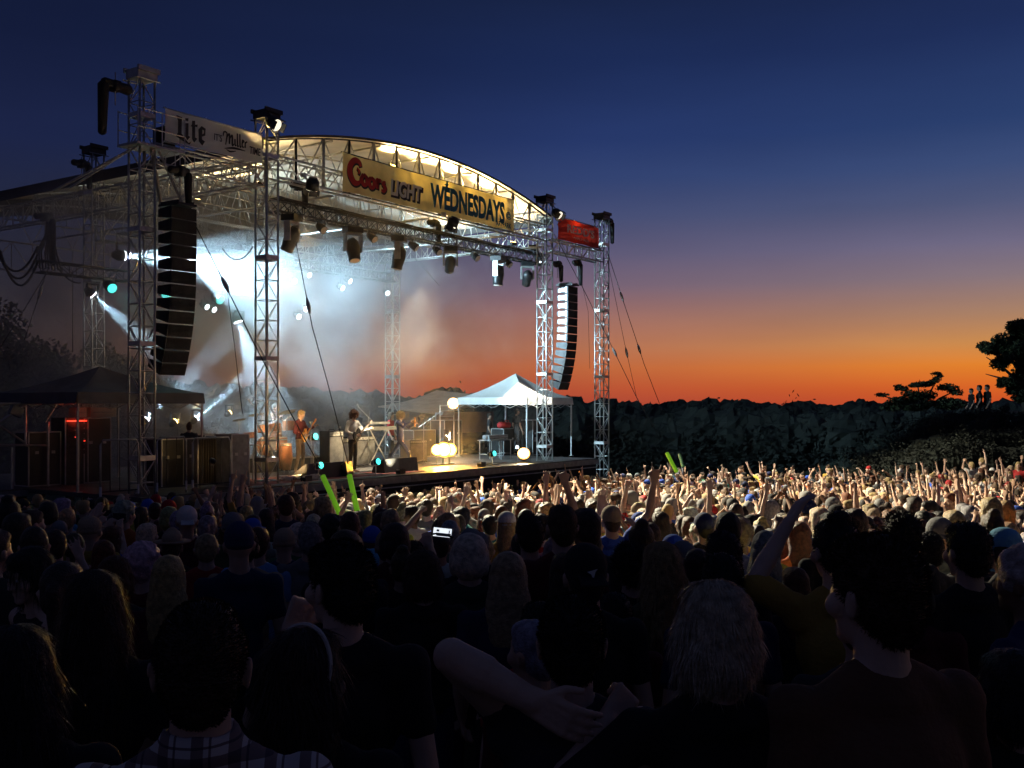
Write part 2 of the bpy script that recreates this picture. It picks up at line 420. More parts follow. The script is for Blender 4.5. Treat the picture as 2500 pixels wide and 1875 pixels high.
# undergrowth over the hill, up to the onlookers' waists
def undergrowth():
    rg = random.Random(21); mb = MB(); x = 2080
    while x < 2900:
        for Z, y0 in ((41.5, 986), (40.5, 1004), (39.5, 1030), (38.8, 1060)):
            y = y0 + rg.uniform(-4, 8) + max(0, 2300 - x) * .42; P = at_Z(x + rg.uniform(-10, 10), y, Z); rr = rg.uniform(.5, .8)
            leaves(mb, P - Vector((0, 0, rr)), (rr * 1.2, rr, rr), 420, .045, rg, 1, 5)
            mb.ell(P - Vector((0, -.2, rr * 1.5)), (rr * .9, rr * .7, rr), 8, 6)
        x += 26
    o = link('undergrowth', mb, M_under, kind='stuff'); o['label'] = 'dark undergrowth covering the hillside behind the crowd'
undergrowth()
# ================================================================ stage structure
TW = .385            # tower side
def chord_mesh(L, r, axis='z'):
    mb = MB(); mb.tube((0, 0, 0), (0, 0, L) if axis == 'z' else (L, 0, 0), r, 8); return mb.mesh('chord', True)
def truss(parent, L, w, h, bay, axis='x', r=.024, rb=.012, material=None, origin=(0, 0, 0), plates=0, xbrace=False):
    """square lattice truss: four chords and one repeated bay; along x (w in y, h in z) or along z (w in x, h in y)"""
    material = material or M_alu
    ox = Vector(origin)
    cm = chord_mesh(L, r, axis)
    n = max(1, round(L / bay)); bl = L / n
    if axis == 'x': cs = [Vector((0, a * w / 2, b * h / 2)) for a, b in ((-1, -1), (1, -1), (1, 1), (-1, 1))]; ax = Vector((1, 0, 0))
    else: cs = [Vector((a * w / 2, b * h / 2, 0)) for a, b in ((-1, -1), (1, -1), (1, 1), (-1, 1))]; ax = Vector((0, 0, 1))
    for c in cs: link('chord', cm, material, parent, ox + c)
    meshes = []
    for flip in (0, 1):
        mb = MB()
        for i in range(4):
            a, b = cs[i], cs[(i + 1) % 4]
            mb.tube(a, b, rb, 5, cap=False)
            if (flip + i) % 2: a, b = b, a
            mb.tube(a, b + ax * bl, rb, 5, cap=False)
            if xbrace: mb.tube(b, a + ax * bl, rb * .8, 5, cap=False)
        meshes.append(mb.mesh('lattice_bay', True))
    for k in range(n): link('lattice_bay', meshes[k % 2], material, parent, ox + ax * (k * bl))
    if plates:
        mb = MB()
        for i in range(4):
            a, b = cs[i], cs[(i + 1) % 4]; m_ = (a + b) / 2; d = (b - a)
            if axis == 'z': mb.box(m_, (max(abs(d.x), .03) + .02, max(abs(d.y), .03) + .02, .1))
            else: mb.box(m_, (.06, max(abs(d.y), .03), max(abs(d.z), .03)))
        pm = mb.mesh('joint_plate')
        k = plates
        while k < L - .5: link('joint_plate', pm, material, parent, ox + ax * k); k += plates
def tower(label, t, s, top, base, name='truss_tower', head=True, group='lattice towers holding up the stage roof', mt=None):
    T = sthing(name, label, 'tower', t, s, base, group)
    H = top - base
    truss(T, H - .35, TW, TW, .5, 'z', .026, .013, mt or M_alu, (0, 0, .1), 2.5)
    mb = MB().box((0, 0, .03), (.75, .75, .06)); mb.box((0, 0, .08), (.5, .5, .04)); link('base_plate', mb, M_steel, T)
    if head:
        mb = MB(); mb.box((0, 0, H - .13), (.50, .44, .2)); mb.box((0, -.25, H - .04), (.56, .05, .1)); mb.box((0, .25, H - .04), (.56, .05, .1))
        for a in (-1, 1):
            for b in (-1, 1): mb.tube((a * .19, b * .19, H - .45), (a * .22, b * .2, H - .2), .02, 6)
        link('head_block', mb, M_dark if t > -2 else M_steel, T)
        mb = MB(); mb.tube((-.3, -.25, H - .26), (.3, -.25, H - .26), .016, 6); mb.tube((-.3, .25, H - .26), (.3, .25, H - .26), .016, 6); link('top_rail', mb, M_alu, T)
    return T
g = 0.0
T1 = tower('outermost tower with black motor bag at its top beside the pale banner', -3.62, 0, 11.42, .3)
T2 = tower('roof tower between the pale banner and the arched roof', 0, 0, 11.35, .1)
T3 = tower('roof tower lit dazzling white beside the pop-up tent', 12.75, 0, 11.3, 0)
T4 = tower('slim tower at the far end of the red banner', 16.75, 0, 11.3, 0)
T0 = tower('rear roof tower standing over the dark wing of the stage', 0, 7.15, 11.45, 0)
T5 = tower('rear roof tower behind the singer rising into the smoke', 12.75, 6.97, 11.0, 0, head=False)

RD = 14.0
# front arched truss + roof ------------------------------------------------
def arch(t, half=6.37, mid=6.375, rise=.87, z0=10.62):
    k = (t - mid) / half
    return z0 + rise * (1 - k * k)
A = sthing('roof_arch_truss', 'arched front truss with warm light behind its lattice', 'truss', 0, 0, 0)
zb = 9.72
mb = MB(); pts = [(t, 0, arch(t)) for t in np.linspace(0, 12.75, 34)]; mb.path(pts, .035, 7); link('top_chord', mb.mesh('top_chord', True), M_dark, A)
for dy in (-.16, .16):
    mb = MB(); mb.tube((0.2, dy, zb), (12.55, dy, zb), .032, 7); link('bottom_chord', mb.mesh('bottom_chord', True), M_alu, A)
    mb = MB(); mb.tube((0.2, dy, 10.25), (12.55, dy, 10.25), .026, 7); link('middle_chord', mb.mesh('middle_chord', True), M_alu, A)
nb = 13; bw = 12.75 / nb
for k in range(nb):
    t0, t1 = k * bw, (k + 1) * bw; tm = (t0 + t1) / 2
    if k:
        mb = MB(); mb.tube((t0, 0, zb), (t0, 0, arch(t0)), .036 if k % 2 else .05, 6); link('post', mb.mesh('post', True), M_dark if k % 2 else M_steel, A)
    for (a, za, b, zc) in ((t0, 'T', tm, 'B'), (tm, 'B', t1, 'T')):
        pa = (a, 0, arch(a) if za == 'T' else 10.25); pb = (b, 0, arch(b) if zc == 'T' else 10.25)
        mb = MB(); mb.tube(pa, pb, .019, 5); link('diagonal', mb.mesh('diagonal', True), M_alu, A)
    for (a, za, b, zc) in ((t0, zb, tm, 10.25), (tm, 10.25, t1, zb)):
        for dy in (-.16, .16):
            mb = MB(); mb.tube((a, dy, za), (b, dy, zc), .016, 5); link('web', mb.mesh('web', True), M_alu, A)
# rear arch
A2 = sthing('roof_arch_truss', 'arched rear truss deep under the roof', 'truss', 0, RD, 0)
mb = MB(); pts = [(t, 0, arch(t, rise=.75, z0=10.4)) for t in np.linspace(0, 12.75, 30)]; mb.path(pts, .035, 6); link('top_chord', mb.mesh('top_chord', True), M_alu, A2)
mb = MB(); mb.tube((0, 0, 9.5), (12.75, 0, 9.5), .03, 6); link('bottom_chord', mb.mesh('bottom_chord', True), M_alu, A2)
mb = MB(); mb.tube((0, 0, 8.55), (12.75, 0, 8.55), .03, 6); link('low_chord', mb.mesh('low_chord', True), M_alu, A2)
for k in range(17):
    t0, t1 = k * .75, (k + 1) * .75
    mb = MB(); mb.tube((t0, 0, 8.55), (t0, 0, 9.5), .016, 5); mb.tube((t0, 0, 8.55) if k % 2 else (t0, 0, 9.5), (t1, 0, 9.5) if k % 2 else (t1, 0, 8.55), .015, 5)
    mb.tube((t0, 0, 9.5) if k % 2 else (t0, 0, arch(t0, rise=.75, z0=10.4)), (t1, 0, arch(t1, rise=.75, z0=10.4)) if k % 2 else (t1, 0, 9.5), .015, 5)
    link('web', mb.mesh('web', True), M_alu, A2)
# intermediate rafters (arched trusses) and purlins
for s_, lab in ((2.4, 'first inner roof rafter behind the wide cream banner'), (4.7, 'second inner roof rafter under the glowing roof'), (7.1, 'inner roof rafter between the two rear roof towers'), (9.5, 'inner roof rafter just behind the rear roof towers'), (11.8, 'inner roof rafter deepest but one under the roof')):
    A3 = sthing('roof_rafter', lab, 'truss', 0, s_, 0, 'inner roof rafters')
    mb = MB(); mb.path([(t, 0, arch(t) - .1) for t in np.linspace(0, 12.75, 24)], .03, 6); link('top_chord', mb.mesh('top_chord', True), M_alu, A3)
    mb = MB(); mb.tube((0, 0, 9.85), (12.75, 0, 9.85), .028, 6); link('bottom_chord', mb.mesh('bottom_chord', True), M_alu, A3)
    for k in range(12):
        t0, t1 = k * 1.0625, (k + 1) * 1.0625; tm = (t0 + t1) / 2
        mb = MB(); mb.tube((t0, 0, arch(t0) - .1), (tm, 0, 9.85), .015, 5); mb.tube((tm, 0, 9.85), (t1, 0, arch(t1) - .1), .015, 5); mb.tube((t1, 0, 9.85), (t1, 0, arch(t1) - .1), .015, 5)
        link('web', mb.mesh('web', True), M_alu, A3)
PU = sthing('roof_purlins_frame', 'long tubes running front to back under the roof skin', 'roof frame', 0, 0, 0)
for t in (.4, 2.3, 4.2, 6.37, 8.5, 10.4, 12.3):
    mb = MB(); mb.tube((t, 0, arch(t) - .07), (t, RD, arch(t) - .12), .03, 6); link('purlin', mb.mesh('purlin', True), M_alu, PU)
for t in (2.3, 6.37, 10.4):
    mb = MB(); mb.tube((t, 0, 9.6), (t, RD, 9.6), .035, 6); link('tie_beam', mb.mesh('tie_beam', True), M_alu, PU)
# roof skin: barrel vault with thickness
def roof():
    rt = sthing('stage_roof', 'arched fabric roof glowing warm from lamps under it', 'roof', 0, 0, 0)
    for nm, off, m_ in (('lining', 0.0, M_roofskin), ('cover', .05, M_rooftop)):
        mb = MB(); ts = np.linspace(-.25, 13.0, 40); ss = np.linspace(-.15, RD + .4, 26)
        for s_ in ss:
            for t in ts:
                sag = -.05 * abs(math.sin(s_ * 1.33 * math.pi / 2)) * 1.0
                mb.v.append((t, s_, arch(t) + .02 + off + (sag if off == 0 else sag)))
        w = len(ts)
        for j in range(len(ss) - 1):
            for i in range(w - 1): mb.f.append((j * w + i, j * w + i + 1, (j + 1) * w + i + 1, (j + 1) * w + i))
        link(nm, mb.mesh(nm, True), m_, rt)
    mb = MB()
    for a, b in zip(np.linspace(-.25, 13.0, 40), np.linspace(-.25, 13.0, 40)[1:]):
        mb.add([(a, -.16, arch(a) + .01), (b, -.16, arch(b) + .01), (b, -.16, arch(b) + .065), (a, -.16, arch(a) + .065)], [(0, 1, 2, 3)])
        mb.add([(a, RD + .41, arch(a) - .6), (b, RD + .41, arch(b) - .6), (b, RD + .41, arch(b) + .09), (a, RD + .41, arch(a) + .09)], [(0, 1, 2, 3)])
    link('edge_hem', mb, M_rooftop, rt)
    # sloping side gable cloth over the wing at the camera-left end
    for x0, nm in ((-.26, 'side_cloth'), (13.02, 'side_cloth')):
        mb = MB(); mb.box((x0, RD / 2 + .1, 10.48), (.03, RD + .5, .3)); link(nm, mb, M_rooftop, rt)
roof()
# side trusses from front to rear towers
for t, lab in ((0, 'side roof truss running back from the tower beside the pale banner'), (12.75, 'side roof truss running back from the dazzling white tower')):
    X = sthing('side_truss', lab, 'truss', t, .25, 9.85, 'side roof trusses', math.pi / 2)
    truss(X, RD - .5, .3, .62, .55, 'x', .028, .015)
# wing header trusses to outer towers and their banners
for t0, L, lab in ((-3.4, 3.2, 'short header truss under the pale banner'), (12.95, 3.6, 'short header truss under the red banner')):
    X = sthing('header_truss', lab, 'truss', t0, 0, 9.62, 'outer header trusses'); truss(X, L, .34, .42, .5, 'x', .026, .014)
# mid-stage transverse truss glimpsed under the roof on camera-left
X = sthing('cross_truss', 'tall pale lattice girder across the rear below the roof', 'truss', .2, 7.25, 9.35); truss(X, 12.3, .3, 1.1, .95, 'x', .03, .018)

# ---------------------------------------------------------------- banners with lettering
def text_mesh(txt, size, sx=1.0, shear=0, bold=0.0, extrude=.004):
    c = bpy.data.curves.new('lettering', 'FONT'); c.body = txt; c.size = size; c.shear = shear; c.offset = bold; c.extrude = extrude; c.resolution_u = 3
    o = bpy.data.objects.new('lettering', c); COL.objects.link(o)
    dg = bpy.context.evaluated_depsgraph_get(); me = bpy.data.meshes.new_from_object(o.evaluated_get(dg)); bpy.data.objects.remove(o)
    for v in me.vertices: x, y, z = v.co; v.co = (x * sx, -z, y)
    me.materials.clear(); return me
def place_text(parent, txt, x0, x1, z0, z1, y, material, **k):
    me = text_mesh(txt, 1.0, **k)
    xs = [v.co.x for v in me.vertices]; zs = [v.co.z for v in me.vertices]
    ax, bx, az, bz = min(xs), max(xs), min(zs), max(zs)
    for v in me.vertices: v.co.x = x0 + (v.co.x - ax) / (bx - ax) * (x1 - x0); v.co.z = z0 + (v.co.z - az) / (bz - az) * (z1 - z0)
    return link('lettering', me, material, parent, (0, y, 0))
def strokes(parent, lines, y, material, name='lettering', dz=0, dx=0, grow=0, th=.006):
    """brush strokes: each line is [(x, z, width), ...]"""
    mb = MB()
    for ln in lines:
        pts = []
        for i in range(len(ln) - 1):
            p0 = ln[max(i - 1, 0)]; p1 = ln[i]; p2 = ln[i + 1]; p3 = ln[min(i + 2, len(ln) - 1)]
            for q in range(5):
                u_ = q / 5; pts.append(tuple(.5 * (2 * b + (c - a) * u_ + (2 * a - 5 * b + 4 * c - d) * u_ * u_ + (3 * b - a - 3 * c + d) * u_ ** 3) for a, b, c, d in zip(p0, p1, p2, p3)))
        pts.append(ln[-1]); L = []; Rr = []
        for i, (x, z, w) in enumerate(pts):
            a = pts[max(i - 1, 0)]; b = pts[min(i + 1, len(pts) - 1)]; tx, tz = b[0] - a[0], b[1] - a[1]; l = math.hypot(tx, tz) or 1
            w = abs(w) / 2 + grow; L.append((x + dx - tz / l * w, z + dz + tx / l * w)); Rr.append((x + dx + tz / l * w, z + dz - tx / l * w))
        for i in range(len(pts) - 1):
            y0, y1 = -th, 0; q = [L[i], L[i + 1], Rr[i + 1], Rr[i]]
            mb.add([(a, y0, b) for a, b in q] + [(a, y1, b) for a, b in q], [(0, 1, 2, 3), (7, 6, 5, 4), (0, 4, 5, 1), (3, 2, 6, 7)])
    return link(name, mb, material, parent, (0, y, 0))
def sheet(parent, x0, x1, z0, z1, y, material, seed=0, name='sheet', wav=.03):
    mb = MB(); nx, nz = 60, 10
    for j in range(nz + 1):
        for i in range(nx + 1):
            x = x0 + (x1 - x0) * i / nx; z = z0 + (z1 - z0) * j / nz
            g_ = abs(math.sin((x - x0) * math.pi / 1.15)); e = .022 * g_ if j == nz else (-.018 * g_ if j == 0 else 0)     # scallops between the ties
            mb.v.append((x, y + wav * noise.noise(Vector((x * 1.3, z * 1.1, seed))) + .012 * noise.noise(Vector((x * 5 + z * 3, z * 4, seed))), z - e))
    w = nx + 1
    for j in range(nz):
        for i in range(nx): a = j * w + i; mb.f.append((a, a + 1, a + w + 1, a + w))
    o = link(name, mb.mesh(name, True), material, parent)
    mb = MB(); k = x0
    while k < x1 + .01: mb.tube((k, y, z1 - .01), (k + .02, y + .05, z1 + .05), .008, 5); mb.tube((k, y, z0 + .01), (k - .02, y + .05, z0 - .05), .008, 5); k += 1.15
    link('tie', mb, M_tape, parent, kind='stuff')
    return o
# wide cream banner
BS = -.36
t0, zt = at_s(837, 371, BS); t1, _ = at_s(1255, 488, BS); _, zbm = at_s(837, 466.8, BS)
Bn = sthing('stage_banner', 'wide cream banner with beer advert and WEDNESDAYS AT ARTPARK', 'banner', 0, BS, 0)
sheet(Bn, t0, t1, zbm, zt, 0, M_banner, 1)
for z in (zt + .01, zbm - .01):
    mb = MB().tube((t0 - .02, .03, z), (t1 + .02, .03, z), .016, 6); link('hem_bar', mb.mesh('hem_bar', True), M_dark, Bn)
W = t1 - t0; Hh = zt - zbm
def bx(k): return t0 + k * W
def bz(k): return zbm + k * Hh
def cl(pts): return [[(bx(.026 + .185 * x), bz(.24 + .62 * z), w * Hh * .78) for x, z, w in ln] for ln in pts]
coors = cl([[(.30, .80, .10), (.26, .98, .16), (.14, 1.0, .20), (.03, .75, .22), (.02, .40, .24), (.12, .10, .22), (.24, .10, .14), (.33, .30, .06)],
            [(.20, .72, .05), (.26, .60, .09), (.24, .46, .05)],
            [(.38, .50, .14), (.32, .30, .16), (.38, .08, .14), (.46, .15, .14), (.46, .40, .14), (.38, .50, .12)],
            [(.58, .46, .14), (.52, .26, .16), (.58, .05, .14), (.66, .12, .14), (.66, .36, .14), (.58, .46, .12)],
            [(.72, .40, .08), (.76, .44, .12), (.75, .04, .13)], [(.75, .25, .08), (.80, .42, .14), (.86, .40, .10)],
            [(.98, .42, .10), (.90, .34, .12), (.97, .18, .15), (.93, .02, .13), (.86, .04, .08)]])
strokes(Bn, coors, -.030, M_letterblack, dz=-.03, dx=.015, grow=.022); strokes(Bn, coors, -.040, M_letterred)
place_text(Bn, 'LIGHT', bx(.237), bx(.415), bz(.14), bz(.62), -.030, M_letterblack, bold=.09, shear=.12)
place_text(Bn, 'LIGHT', bx(.233), bx(.404), bz(.20), bz(.65), -.040, M_letterwhite, bold=.03, shear=.12)
place_text(Bn, 'WEDNESDAYS', bx(.455), bx(.928), bz(.15), bz(.83), -.034, M_letterblue, bold=.04)
mb = MB()    # small musician silhouette rising from the second letter
mb.extrude([(bx(.545), bz(.78)), (bx(.553), bz(.78)), (bx(.556), bz(.86)), (bx(.564), bz(.9)), (bx(.557), bz(.92)), (bx(.556), bz(.98)), (bx(.549), bz(.98)), (bx(.548), bz(.91)), (bx(.535), bz(.88)), (bx(.545), bz(.86))], -.045, -.037)
link('emblem', mb, M_letterblue, Bn)
place_text(Bn, '@', bx(.938), bx(.975), bz(.33), bz(.58), -.034, M_letterblue, bold=.03)
place_text(Bn, 'ARTPARK', bx(.868), bx(.975), bz(.06), bz(.22), -.034, M_letterblue, bold=.02)
# pale banner
t0, zt = at_s(403, 263, -.3); t1, _ = at_s(641, 328, -.3); _, zbm = at_s(403, 344, -.3)
Bp = sthing('stage_banner', 'pale banner reading Lite between the two nearest towers', 'banner', 0, -.3, 0)
sheet(Bp, t0, t1, zbm, zt, 0, M_bannerpale, 2)
W = t1 - t0; Hh = zt - zbm
for z in (zt + .008, zbm - .008):
    mb = MB().tube((t0 - .02, .03, z), (t1 + .02, .03, z), .014, 6); link('hem_bar', mb.mesh('hem_bar', True), M_steel, Bp)
def poly(ps): return [(bx(x), bz(z)) for x, z in ps]
mb = MB()
mb.extrude(poly([(.10, .86), (.155, .84), (.150, .70), (.148, .34), (.165, .27), (.215, .10), (.245, .17), (.225, .06), (.165, .12), (.095, .22), (.115, .34), (.116, .70)]), -.04, -.03)
mb.extrude(poly([(.185, .84), (.215, .86), (.212, .76), (.186, .77)]), -.04, -.03)
mb.extrude(poly([(.180, .68), (.215, .71), (.214, .32), (.232, .30), (.205, .18), (.186, .28)]), -.04, -.03)
mb.extrude(poly([(.250, .70), (.252, .82), (.280, .84), (.280, .72), (.305, .74), (.302, .66), (.280, .66), (.280, .32), (.300, .30), (.272, .16), (.252, .26), (.252, .64), (.238, .63)]), -.04, -.03)
mb.extrude(poly([(.315, .60), (.345, .73), (.385, .68), (.380, .46), (.348, .40), (.348, .32), (.378, .27), (.352, .13), (.318, .24)]), -.04, -.03)
link('lettering', mb, M_letterblack, Bp)
mb = MB(); mb.extrude(poly([(.352, .62), (.366, .60), (.364, .52), (.351, .48)]), -.048, -.041); link('lettering', mb, M_bannerpale, Bp)
place_text(Bp, "IT'S", bx(.475), bx(.555), bz(.40), bz(.62), -.03, M_letterblack)
ml = [[(.565, .60, .03), (.575, .74, .05), (.605, .72, .05), (.600, .50, .05), (.590, .34, .04)], [(.600, .55, .03), (.630, .72, .06), (.632, .40, .06)], [(.634, .55, .03), (.660, .70, .06), (.662, .38, .06), (.68, .44, .03)],
      [(.690, .60, .05), (.692, .40, .05), (.705, .42, .03)], [(.715, .80, .05), (.718, .40, .05), (.730, .42, .03)], [(.742, .80, .05), (.745, .40, .05), (.755, .42, .03)], [(.765, .52, .04), (.785, .60, .05), (.770, .62, .04), (.768, .42, .05), (.79, .42, .03)],
      [(.800, .60, .05), (.800, .40, .05)], [(.80, .54, .03), (.82, .62, .05)], [(.58, .22, .02), (.68, .30, .07), (.80, .30, .02)], [(.60, .20, .02), (.64, .16, .05), (.70, .22, .02)]]
strokes(Bp, [[(bx(x), bz(z), w * Hh) for x, z, w in ln] for ln in ml], -.03, M_letterblack)
place_text(Bp, 'TIME', bx(.85), bx(.97), bz(.26), bz(.50), -.03, M_letterblack, shear=.1, bold=.01)
mb = MB(); mb.extrude(poly([(.0, .0), (.06, .0)] + [(.06, .012), (.0, .012)]), -.02, -.01); link('lower_hem', mb, M_steel, Bp)
# red banner
t0, zt = at_s(1363, 528, -.3); t1, _ = at_s(1463, 557, -.3); _, zbm = at_s(1363, 584, -.3)
Br = sthing('stage_banner', 'red banner with pale lettering beside the slim end tower', 'banner', 0, -.3, 0)
sheet(Br, t0, t1, zbm, zt, 0, M_bannerred, 3); W = t1 - t0; Hh = zt - zbm
place_text(Br, "REDD'S", bx(.20), bx(.86), bz(.40), bz(.78), -.03, M_letterwhite, bold=.03)
place_text(Br, 'APPLE ALE', bx(.34), bx(.72), bz(.18), bz(.28), -.03, M_letterwhite, bold=.0)
mb = MB().tube((t0, .03, zt + .01), (t1, .03, zt + .01), .014, 6).tube((t0, .03, zbm - .01), (t1, .03, zbm - .01), .014, 6); link('hem_bar', mb, M_dark, Br)

# ---------------------------------------------------------------- the deck
def stage_deck():
    st = sthing('stage_platform', 'long black-skirted stage platform with pale edge strip', 'stage', 0, 0, 0)
    for k in range(8):
        for j in range(4):
            mb = MB(); mb.box((-4.2 + 2.42 * (k + .5), -.75 + 2.42 * (j + .5), DECK - .05), (2.41, 2.41, .1)); link('deck_panel', mb, M_deck, st)
    for (a, b) in ((-4.2, .2), (.2, 4.6), (4.6, 9.0), (9.0, 15.16)):
        mb = MB(); mb.box(((a + b) / 2, -.78, DECK - .12), (b - a - .02, .05, .17)); link('edge_beam', mb, M_grey, st)
    n = 96; mb = MB()
    for i in range(n + 1):
        x = -4.2 + 19.3 * i / n; y = -.74 - .03 * math.sin(i * 2.2) - .02 * math.sin(i * .9); mb.v += [(x, y, DECK - .21), (x, y - .015, .0)]
    mb.f += [(2 * i, 2 * i + 1, 2 * i + 3, 2 * i + 2) for i in range(n)]
    link('skirt', mb.mesh('skirt', True), M_cloth, st)
    mb = MB(); mb.tube((-3.9, -.86, DECK - .3), (14.9, -.86, DECK - .3), .018, 6); link('cable_rail', mb, M_steel, st)
    for k in range(9):
        for j in (0, 2, 4): mb = MB(); mb.tube((-4.1 + 2.4 * k, -.6 + 2.35 * j, .0), (-4.1 + 2.4 * k, -.6 + 2.35 * j, DECK - .1), .03, 6); link('leg', mb, M_steel, st)
    w = sthing('wing_platform', 'dark set-back side platform under the wing roof', 'stage', 0, 0, 0)
    for k in range(4):
        for j in range(2): mb = MB(); mb.box((-5.4 - 2.42 * k, 4.7 + 2.42 * j, DECK - .06), (2.41, 2.41, .12)); link('deck_panel', mb, M_deck, w)
    mb = MB(); mb.box((-9.1, 3.46, DECK - .1), (9.8, .04, .14)); link('edge_beam', mb, M_grey, w)
    mb = MB(); mb.box((-9.1, 3.52, 1.0), (9.8, .02, 1.9)); link('skirt', mb, M_cloth, w)
    return st
stage_deck()
rug = sthing('stage_rug', 'worn pinkish rug at the front of the stage', 'rug', 1.4, .55, DECK + .004)
mb = MB(); mb.box((0, 0, .006), (4.6, 1.9, .012)); link('pile', mb, M_rug, rug)
mb = MB(); mb.box((0, -.985, .005), (4.6, .07, .008)); mb.box((0, .985, .005), (4.6, .07, .008)); link('fringe', mb, M_cream, rug)
rug2 = sthing('stage_rug', 'small pink rug patch in front of the white-shirted guitarist', 'rug', 5.0, .25, DECK + .004)
mb = MB(); mb.box((0, 0, .006), (1.6, 1.1, .012)); link('pile', mb, M_rug, rug2)
mat_ = sthing('floor_mat', 'pale floor mat behind the monitor wedges', 'mat', 5.2, 1.75, DECK + .004); mb = MB(); mb.box((0, 0, .006), (2.2, 1.1, .012)); link('surface', mb, M_lightgrey, mat_)

# ---------------------------------------------------------------- line arrays
def line_array(label, t, s, ztop, zbot, n=13, lit=False):
    a = sthing('line_array_speaker', label, 'speaker array', t, s, ztop, 'hanging curved speaker arrays')
    W_, Dp, h = .68, .46, (ztop - zbot) / n * 1.02
    # one cabinet: trapezoid in side view, wider at the mouth (-y)
    mb = MB(); hf, hb = h * .48, h * .30
    v = []
    for x in (-W_ / 2, W_ / 2): v += [(x, -Dp / 2, -hf), (x, -Dp / 2, hf), (x, Dp / 2, hb), (x, Dp / 2, -hb)]
    mb.add(v, [(0, 1, 2, 3), (7, 6, 5, 4), (0, 4, 5, 1), (1, 5, 6, 2), (2, 6, 7, 3), (3, 7, 4, 0)])
    cab = mb.mesh('cabinet'); cab.materials.append(M_dark)
    mb = MB(); mb.box((0, -Dp / 2 - .006, 0), (W_ - .04, .008, hf * 1.75)); gr = mb.mesh('grille'); gr.materials.append(M_cloth)
    sps = []
    for x in (-W_ / 2 - .004, W_ / 2 + .004):
        mb = MB()
        mb.box((x, Dp * .02, 0), (.008, Dp * .72, hb * 1.5)); mb.box((x, Dp * .30, 0), (.014, .03, hb * 2.3)); mb.box((x, -Dp * .33, 0), (.014, .03, hf * 1.7))
        sp = mb.mesh('side_plate'); sp.materials.append(M_alu if lit else M_dark); sps.append(sp)  # pale metal on the lit array stands in for light on its sides
    p = Vector((0, 0, -h / 2)); ang = -.02
    for k in range(n):
        ang_k = .006 * k if k < 6 else .036 + .045 * (k - 5)
        c = link('cabinet', cab, None, a, p, (ang_k * 1.0, 0, 0)); link('grille', gr, None, c)
        for sp in sps:
            o_ = link('side_plate', sp, None, c)
            if lit and k > 6: o_.material_slots[0].link = 'OBJECT'; o_.material_slots[0].material = M_dark  # lower plates darker: the end of the light is put into the material
        p = p + Vector((0, math.sin(ang_k) * h * 1.0, -math.cos(ang_k) * h))
    mb = MB(); mb.box((0, 0, .05), (.5, .7, .05)); mb.box((-.2, 0, .1), (.04, .6, .06)); mb.box((.2, 0, .1), (.04, .6, .06)); link('rigging_frame', mb, M_dark, a)
    return a
tL, zL = at_s(434, 508, -.35); _, zb_ = at_s(434, 905, -.35)
line_array('long curved black speaker array hanging beside the tower with the pale banner', tL, -.35, zL, zb_ + .0)
tR, zR = at_s(1386, 700, .3); _, zb_ = at_s(1386, 945, .3)
line_array('curved speaker array with upper side plates coloured as lit next to the slim tower', tR, .3, zR, zb_, lit=True)

# chain hoists: motor body, hanging chain bag, chain
def hoist(label, t, s, z, bag=.75, drop=.6, rz=0.0, name='chain_hoist', up=1.0, br=1.0):
    h = sthing(name, label, 'hoist', t, s, z, 'chain hoists hung from the rig', rz)
    mb = MB(); mb.cap((-.22 * br, 0, 0), (.18 * br, 0, .03), .095 * br, .08 * br, 10); mb.box((0, 0, .0), (.16, .2, .22)); link('motor', mb.mesh('motor', True), M_rubber, h)
    mb = MB(); mb.cap((.22 * br, 0, -.08), (.24 * br, 0, -bag), .10 * br, .075 * br, 10); link('chain_bag', mb.mesh('chain_bag', True), M_cloth, h)
    mb = MB(); mb.tube((0, 0, .1), (0, 0, up), .012, 5); mb.tube((0, 0, -.1), (0, 0, -drop), .012, 5); link('chain', mb, M_steel, h)
    return h
t, z = at_s(440, 418, -.3); hoist('bulky chain hoist right above the long black speaker array', t, -.3, z, .75, .85, up=.9)
t, z = at_s(1362, 645, .3); hoist('chain hoist squeezed beside the dazzling white tower', t, .3, z, .55, .5)
t, z = at_s(1410, 642, .3); hoist('chain hoist with drooping bag beside the slim end tower', t, .3, z, .75, .5)
t, z = at_s(340, 225, -.25); hoist('black motor and long bag at the top of the outermost tower', t - .55, -.2, z, 1.0, .4, math.pi, up=.3, br=1.3)
t, z = at_s(1480, 545, -.1); hoist('black motor jutting from the top of the slim end tower', t + .25, -.1, z + .1, .75, .3, up=.2)
t, z = at_s(192, 405, 7.0); hoist('motor on top of the rear roof tower over the wing', t - .1, 6.7, z, .6, .3, up=.2)
for x, y, lab in ((730, 455, 'chain hoist over the nearest end of the lamp truss'), (1060, 545, 'chain hoist over the middle of the lamp truss'), (1302, 605, 'chain hoist over the far end of the lamp truss')):
    t, z = at_s(x, y, .8); hoist(lab, t, .8, z, .5, .5, up=.7)
